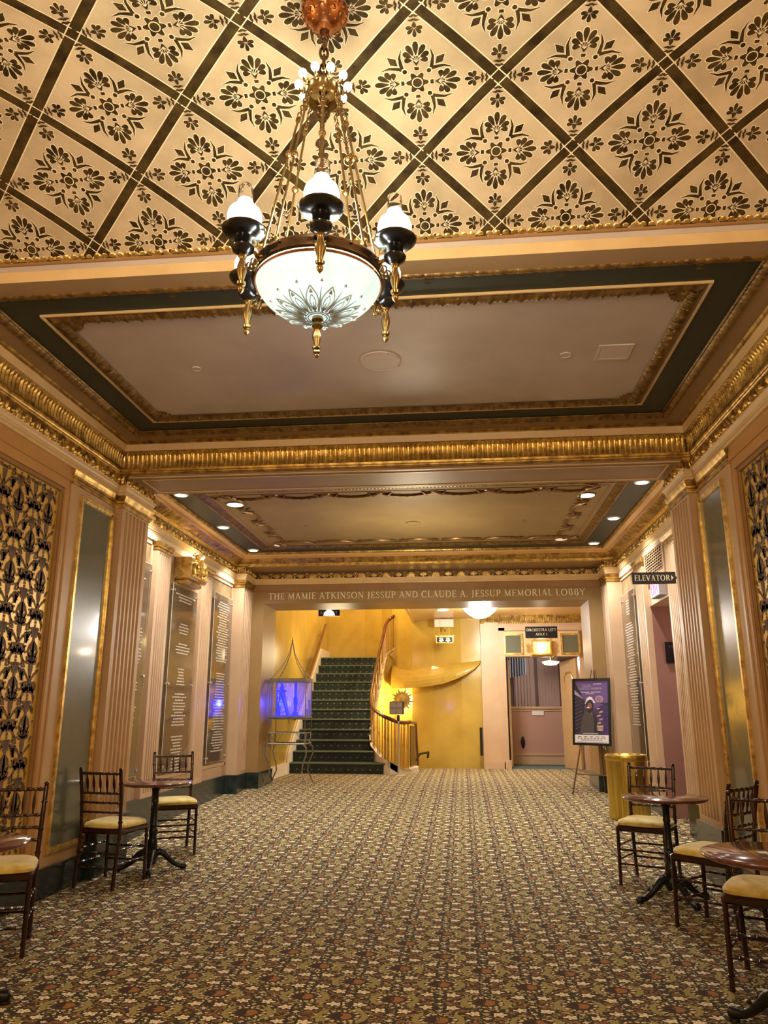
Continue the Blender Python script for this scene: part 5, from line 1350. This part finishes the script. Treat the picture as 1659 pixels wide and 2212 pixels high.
# ------------------------------------------------------------------ louvre, exit and direction signs on the right
t = thing('louvre_vent', 'beige slatted louvre above the right-hand doorway', 'vent', (XR2, 9.6, 3.02))
mb = MB(); framerect2 = ((-.50, .46, -.05, 0), (-.50, .46, .31, .36), (-.50, -.45, 0, .31), (.41, .46, 0, .31))
for a, b_, z0, z1 in framerect2: mb.box(-.035, 0, a, b_, z0, z1)
mb.build('frame', PAINTP, t)
for k in range(9):
    mb = MB(); z = .012+.034*k; mb.add([(-.03, -.45, z), (-.03, .41, z), (-.004, .41, z+.024), (-.004, -.45, z+.024), (-.03, -.45, z+.006), (-.03, .41, z+.006), (-.004, .41, z+.03), (-.004, -.45, z+.03)], [(0, 1, 2, 3), (4, 7, 6, 5), (0, 4, 5, 1), (2, 6, 7, 3)]); mb.build('slat', PAINTP, t)
mb = MB(); mb.box(-.003, 0, -.45, .41, 0, .31); mb.build('dark_back', DARKIN, t)
for k in range(10):
    mb = MB(); y = -.41+.09*k; mb.box(-.034, -.030, y, y+.008, 0, .31); mb.build('upright', PAINTP, t)
t = thing('exit_sign', 'white lit exit sign with pink-red letters over the right-hand doorway', 'sign', (XR2, 9.42, 2.72))
mb = MB(); mb.box(-.085, 0, -.2, .2, 0, .21); mb.build('housing', mat('exit_housing_grey', (.45, .40, .42), .5), t)
mb = MB(); mb.box(-.088, -.085, -.19, .19, .01, .20); mb.build('lit_face', EXITW, t)
text_parts(t, 'EXIT', lambda u, v, h: (-.089-h, -u, v), -.16, .035, .16, .14, (0, .002), REDL)
t = thing('elevator_sign', 'black elevator sign with gold capitals and arrow projecting from the right wall', 'sign', (1.86, 8.42, 2.72))
mb = MB(); mb.box(-.0, .455, -.012, .012, 0, .125); mb.box(.44, .56, -.008, .008, .05, .075); mb.build('board', BLACK, t)
text_parts(t, 'ELEVATOR', lambda u, v, h: (u, -.012-h, v), .022, .032, .395, .062, (.0, .002), LETTERD); mb = MB(); mb.prism([(.408, .035), (.43, .063), (.408, .091)], lambda u, v, h: (u, -.012-h, v), (0, .002)); mb.build('arrow', LETTERD, t)
t = thing('room_sign', 'black square sign on the pink wall inside the right-hand doorway', 'sign', (2.705, 10.098, 1.98))
mb = MB(); mb.box(-.14, .14, -.018, 0, 0, .26); mb.build('board', BLACK, t)
mb = MB(); framerect(mb, .02, .10, -.021, -.018, .03, .15, .006)
for k in range(4): mb.box(-.10+.035*k, -.082+.035*k, -.0205, -.018, .19, .215)
mb.build('marks', mat('sign_faint_mark', (.06, .05, .05), .5), t)

# ------------------------------------------------------------------ hall: signs, lights, sconce
t = thing('balcony_sign', 'black hanging sign with lit balcony lettering above the stairs', 'sign', (-2.335, 13.6, 3.04))
mb = MB(); mb.box(-.19, .19, -.03, .03, 0, .125); mb.tube([(-.12, 0, .125), (-.12, 0, .34)], .004, 6); mb.tube([(.12, 0, .125), (.12, 0, .34)], .004, 6); mb.build('housing', BLACK, t)
mb = MB(); mb.add([(-.10, -.0305, .01), (.11, -.0305, .01), (.085, -.0305, .065), (.03, -.0305, .115), (-.03, -.0305, .115), (-.085, -.0305, .06)], [(0, 1, 2, 3, 4, 5)]); mb.build('lit_patch', mat('sign_lit_patch', (.9, .9, .9), .3, emit=(1, 1, 1), estr=1.6), t)
text_parts(t, 'BALCONY', lambda u, v, h: (u, -.031-h, v), -.155, .03, .155, .06, (0, .002), ETXT)
t = thing('aisle_sign', 'black hanging sign reading orchestra left aisle in front of the inner door', 'sign', (1.58, 15.4, 2.777))
mb = MB(); mb.box(-.31, .31, -.012, .012, 0, .225); mb.build('board', BLACK, t)
mb = MB(); mb.tube([(-.27, 0, .225), (-.27, 0, .583)], .003, 5); mb.tube([(.27, 0, .225), (.27, 0, .583)], .003, 5); mb.build('hanging_wires', CHROME, t)
fa_ = lambda u, v, h: (u, -.012-h, v); text_parts(t, 'ORCHESTRA LEFT', fa_, -.285, .135, .285, .052, (0, .002), LETTERD); text_parts(t, 'AISLE 1', fa_, -.115, .05, .115, .052, (0, .002), LETTERD)
t = thing('emergency_light', 'cream emergency unit box high on the yellow wall above the small lit sign', 'emergency light', (-.355, 16.98, 3.17))
mb = MB(); mb.cbox(-.21, .21, -.10, .0, 0, .17, .008); mb.build('case', WHITETRIM, t)
mb = MB(); mb.tube([(0, -.05, 0), (0, -.05, -.05)], .025, 8); mb.tube([(0, -.05, -.05), (.02, -.10, -.09)], .018, 8); mb.build('lamp_head', BRASS, t, True)
t = thing('lit_hall_sign', 'small gold-framed black sign lit by two spots, hung below the emergency unit', 'sign', (-.335, 16.3, 2.77))
mb = MB(); framerect_ = [(-.185, .185, 0, .02), (-.185, .185, .12, .14), (-.185, -.16, .02, .12), (.16, .185, .02, .12)]
for a, b_, z0, z1 in framerect_: mb.box(a, b_, -.03, .03, z0, z1)
mb.box(-.2, .2, -.04, .04, .14, .155); mb.build('frame', GOLDL, t)
mb = MB(); mb.box(-.16, .16, -.01, .01, .02, .12); mb.build('board', BLACK, t)
mb = MB(); fb2 = lambda u, v, h: (u, -.0105-h, v)
for c_ in (-.07, .07): mb.prism([(c_-.05, .05), (c_, .028), (c_+.05, .05), (c_+.03, .075), (c_-.03, .075)], fb2, (0, .001)); mb.prism(stroke2([(c_-.04, .095), (c_, .105)], .01)[0], fb2, (0, .001)); mb.prism(stroke2([(c_, .105), (c_+.04, .09)], .01)[0], fb2, (0, .001))
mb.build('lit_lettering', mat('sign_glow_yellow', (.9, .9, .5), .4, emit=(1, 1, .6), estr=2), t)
mb = MB(); mb.tube([(-.1, 0, .155), (-.1, 0, .59)], .004, 5); mb.tube([(.1, 0, .155), (.1, 0, .59)], .004, 5); mb.build('hanging_rods', BRASS, t)
t = thing('crystal_ceiling_light', 'brightly lit crystal bowl light on the hall ceiling just beyond the lintel', 'ceiling light', (.38, 14.7, 3.36))
mb = MB(); mb.lathe([(.30, -.04), (.315, -.055), (.31, -.08), (.27, -.14), (.20, -.20), (.12, -.245), (.05, -.265), (.0001, -.27)], (0, 0, 0), 40, wob=lambda q, z: .02*cos(24*q)); mb.build('crystal_bowl', HALLM, t, True)
mb = MB(); mb.lathe([(.0001, 0), (.30, 0), (.325, -.015), (.325, -.04), (.30, -.05)], (0, 0, 0), 40); mb.build('rim', BRASS, t, True)
t = thing('hall_downlight', 'small round lit downlight in the hall ceiling above the yellow wall', 'ceiling light', (-.35, 15.4, 3.36))
mb = MB(); disc(mb, (0, 0), .10, -.015, -.005, 28); mb.build('lens', HALLM, t)
mb = MB(); mb.lathe([(.10, -.018), (.125, -.012), (.13, 0), (.10, 0), (.10, -.018)], (0, 0, 0), 28); mb.build('trim_ring', WHITETRIM, t, True)
t = thing('sunburst_sconce', 'spiky sunburst wall sconce glowing on the yellow wall behind the post sign', 'wall light', (-1.33, 17.50, 1.63))
mb = MB(); P = []
for i in range(36):
    a = 2*pi*i/36; r = .275 if i % 2 else .165
    if i % 4 == 1: r = .215
    P.append((r*cos(a), r*sin(a)))
mb.prism(P, lambda u, v, h: (u, -h, v), (0, .012)); mb.lathe([(.0001, .05), (.06, .04), (.10, .015), (.12, 0)], (0, 0, 0), 20)
mb.v = [v if i < len(P)*2+len(P)*2 else (v[0], -v[2]-.012, v[1]) for i, v in enumerate(mb.v)]
mb.build('sunburst_plate', mat('sconce_dark_gold', (.40, .26, .05), .45, .4), t)
mb = MB(); mb.tube([(0, 0, 0), (.03, .30, 0)], .02, 8); mb.build('stem', BRASS, t)
mb = MB(); mb.lathe([(.0001, -.04), (.035, -.02), (.035, .02), (.0001, .04)], (-.03, .06, -.10), 12); mb.build('bulb', BULB, t)
t = thing('wall_lantern', 'gilt box lantern with two lit bulbs above the inner door', 'wall light', (1.67, 16.50, 2.52))
mb = MB()
for a, b_, z0, z1 in ((-.20, .20, .0, .03), (-.20, .20, .27, .30), (-.20, -.17, .03, .27), (.17, .20, .03, .27)): mb.box(a, b_, -.14, -.0, z0, z1)
for sg in (-1, 1):
    mb.tube([(sg*.2, -.10, .02), (sg*.24, -.10, -.02), (sg*.22, -.10, -.05)], [.014, .012, .008], 6)
    for k in range(3): mb.tube([(sg*(.22+.03*k), -.06, .06), (sg*(.25+.03*k), -.06, .10), (sg*(.22+.03*k), -.06, .15), (sg*(.25+.03*k), -.06, .20), (sg*(.23+.03*k), -.06, .25)], .007, 6)
    mb.tube([(sg*.14, -.07, .30), (sg*.17, -.07, .34), (sg*.12, -.07, .36)], .008, 6)
for k in range(9): mb.box(-.18+.041*k, -.165+.041*k, -.15, -.14, 0, .03)
mb.build('housing', GOLDL, t)
for c_ in (-.05, .05):
    mb = MB(); mb.lathe([(.0001, -.06), (.03, -.05), (.045, 0), (.035, .04), (.0001, .06)], (c_, -.10, .12), 14); mb.build('bulb', BULB, t, True)
lamp('lantern_glow', 'POINT', (1.67, 16.30, 2.66), 5, WARM, .05)
mb = MB()
dl = (((-3.14, 8.16), 'near the first beam on the left', 'left'), ((-3.14, 9.77), 'halfway along the left side', 'left'), ((-3.14, 11.3), 'at the far left corner', 'left'), ((1.99, 8.16), 'near the first beam on the right', 'right'), ((1.99, 9.77), 'halfway along the right side', 'right'), ((1.99, 11.3), 'at the far right corner', 'right'))
first = None
for (x, y), w_, s_ in dl:
    lab = 'bright round downlight in the dark green border '+w_
    if first is None:
        first = t = thing('downlight', lab, 'ceiling light', (x, y, 3.793), group='bright downlights in the green border')
        mb = MB(); disc(mb, (0, 0), .062, -.012, -.008, 24); mb.build('lens', SPOTM, t)
        mb = MB(); mb.lathe([(.062, -.012), (.072, -.016), (.085, -.010), (.088, 0), (.062, 0), (.062, -.012)], (0, 0, 0), 24); mb.build('trim_ring', WHITEM, t, True)
    else: dup(first, (x, y, 3.793), 0, lab)
t = thing('large_downlight', 'wide lit ceiling disc in the near left corner of the garland ceiling', 'ceiling light', (-2.66, 8.68, 3.806), group='wide lit discs in the garland ceiling')
mb = MB(); disc(mb, (0, 0), .095, -.010, -.006, 28); mb.build('lens', mat('lit_white_disc', (1, 1, 1), .3, emit=(.95, .97, 1), estr=5), t)
mb = MB(); mb.lathe([(.095, -.012), (.115, -.012), (.118, 0), (.095, 0), (.095, -.012)], (0, 0, 0), 28); mb.build('trim_ring', PLASTER, t, True)
dup(t, (1.48, 8.68, 3.806), 0, 'wide lit ceiling disc in the near right corner of the garland ceiling')
t = thing('dim_downlight', 'faint ceiling disc in the far left corner of the garland ceiling', 'ceiling light', (-2.66, 11.02, 3.806), group='dim discs in the garland ceiling')
mb = MB(); disc(mb, (0, 0), .085, -.010, -.006, 28); mb.build('lens', DIMM, t)
mb = MB(); mb.lathe([(.085, -.012), (.105, -.012), (.108, 0), (.085, 0), (.085, -.012)], (0, 0, 0), 28); mb.build('trim_ring', PLASTER, t, True)
dup(t, (1.48, 11.02, 3.806), 0, 'faint ceiling disc in the far right corner of the garland ceiling')
# flat fittings in the plaster panels
def cover(name, lab, cat, loc, r, m, group=None):
    t = thing(name, lab, cat, loc, group=group)
    mb = MB(); mb.lathe([(.0001, -.006), (r*.93, -.006), (r*.95, -.010), (r, -.008), (r, 0)], (0, 0, 0), 36); mb.build('cover_plate', m, t, True)
    mb = MB()
    for k in range(4): mb.lathe([(.0001, -.012), (.006, -.011), (.006, -.008)], (r*.965*cos(k*pi/2+.5), r*.965*sin(k*pi/2+.5), 0), 8)
    if r > .06: mb.build('screws', PEWTER, t)
    return t
TAUPL = mat('pale_cover_plate', (.66, .57, .52), .45)
cover('ceiling_disc', 'wide round flush cover in the middle of the mauve ceiling panel', 'ceiling cover', (-.55, 5.27, 3.95), .158, TAUPL)
cover('sprinkler_cover', 'small round cover on the left of the mauve ceiling panel', 'ceiling cover', (-1.97, 5.26, 3.95), .036, TAUPL, 'small round ceiling covers')
cover('sprinkler_cover', 'small round cover on the right of the mauve ceiling panel', 'ceiling cover', (.825, 5.30, 3.95), .042, TAUPL, 'small round ceiling covers')
cover('ceiling_disc', 'round flush cover in the middle of the garland ceiling', 'ceiling cover', (-.59, 9.85, 3.806), .10, PLASTER)
cover('sprinkler_cover', 'tiny round cover left of centre on the garland ceiling', 'ceiling cover', (-2.03, 9.85, 3.806), .03, PLASTER, 'small round ceiling covers')
cover('sprinkler_cover', 'tiny round cover right of centre on the garland ceiling', 'ceiling cover', (.86, 9.85, 3.806), .03, PLASTER, 'small round ceiling covers')
t = thing('access_hatch', 'square access hatch at the right end of the mauve ceiling panel', 'hatch', (1.17, 5.29, 3.95))
mb = MB(); framerect(mb, -.125, .125, -.12, .12, -.008, 0, .022); mb.build('frame', TAUPL, t)
mb = MB(); mb.box(-.10, .10, -.095, .095, -.005, -.001); mb.build('door', TAUPL, t)

# ------------------------------------------------------------------ inner door and room beyond
for sx, lab in ((0, 'grey-green glazed panel in a gilt frame left of the lantern'), (1, 'grey-green glazed panel in a gilt frame right of the lantern')):
    x = 1.10+1.18*sx; t = thing('transom_panel', lab, 'panel', (x, 16.50, 2.53), group='framed panels over the inner door')
    mb = MB()
    for a, b_, z0, z1 in ((-.20, .20, 0, .04), (-.20, .20, .40, .44), (-.20, -.16, .04, .40), (.16, .20, .04, .40)): mb.box(a, b_, -.03, 0, z0, z1)
    mb.build('gilt_frame', GOLDL, t)
    mb = MB(); mb.box(-.16, .16, -.012, 0, .04, .40); mb.build('glazing', PGREEN, t)
d = MB(); d.box(.93, 2.46, 16.5, 16.53, 2.50, 3.02); struct('trim_38', d, [CREAM])
t = thing('open_door_leaf', 'cream door leaf standing open edge-on at the left of the inner doorway', 'door', (.985, 16.95, .25))
mb = MB(); mb.box(0, .045, 0, .95, .01, 2.20); mb.build('leaf', WHITETRIM, t)
mb = MB(); mb.tube([(-.02, .08, .95), (-.07, .06, 1.0), (-.07, .06, 1.12), (-.02, .08, 1.17)], .012, 8); mb.build('handle', BRASS, t)
t = thing('arched_door_leaf', 'open door leaf with an arched gilt inset at the right of the inner doorway', 'door', (2.40, 16.62, .25))
mb = MB(); mb.add([(-.02, 0, 0), (-.30, .45, 0), (-.30, .45, 2.15), (-.02, 0, 2.22), (.02, .03, 0), (-.26, .48, 0), (-.26, .48, 2.15), (.02, .03, 2.22)], [(0, 1, 2, 3), (4, 7, 6, 5), (0, 3, 7, 4), (1, 5, 6, 2), (3, 2, 6, 7), (0, 4, 5, 1)]); mb.build('leaf', PAINT, t)
mb = MB(); mb.tube([(-.09, .09, 1.55), (-.09, .09, 1.82), (-.13, .15, 1.93), (-.19, .25, 1.93), (-.235, .33, 1.82), (-.235, .33, 1.55)], .018, 8); mb.build('arched_inset', GOLDL, t, True)
t = thing('inner_room_light', 'lit oval dome light glimpsed inside the inner room', 'ceiling light', (2.10, 18.7, 2.52))
mb = MB(); mb.lathe([(.20, 0), (.19, -.03), (.13, -.07), (.0001, -.09)], (0, 0, 0), 28); mb.build('dome', HALLM, t, True)
mb = MB(); mb.lathe([(.0001, .02), (.21, .015), (.215, 0), (.20, -.005)], (0, 0, 0), 28); mb.tube([(0, 0, .02), (0, 0, .48)], .012, 8); mb.build('fixture_rim', BRASS, t, True)
t = thing('white_notice', 'small white notice on the rose half wall of the inner room', 'notice', (1.68, 17.975, 1.30))
mb = MB(); mb.box(-.13, .13, -.004, 0, 0, .09); mb.build('card', PWHITE, t)
t = thing('door_bumper', 'dark oval bumper low on the rose half wall of the inner room', 'bumper', (1.32, 17.99, .60))
mb = MB(); mb.box(-.03, .03, -.03, 0, .04, .20); mb.tube([(0, -.02, .0), (0, -.035, .12), (0, -.02, .24)], [.02, .05, .02], 10); mb.build('pad', IRON, t, True)
t = thing('striped_drape', 'grey-blue draped swag hanging at the left inside the inner room', 'drape', (1.35, 19.2, 2.0))
mb = MB(); N = 40; vs = []
for i in range(N+1):
    x = -.28+.50*i/N; y = .03*sin(i*1.3)
    vs += [(x, y, .95), (x, y-.01, .5), (x, y, .15+.10*i/N)]
mb.add(vs, [(3*i+k, 3*i+k+3, 3*i+k+4, 3*i+k+1) for i in range(N) for k in range(2)]); o = mb.build('cloth', mat('grey_blue_drape', (.16, .16, .18), .7), t, True)
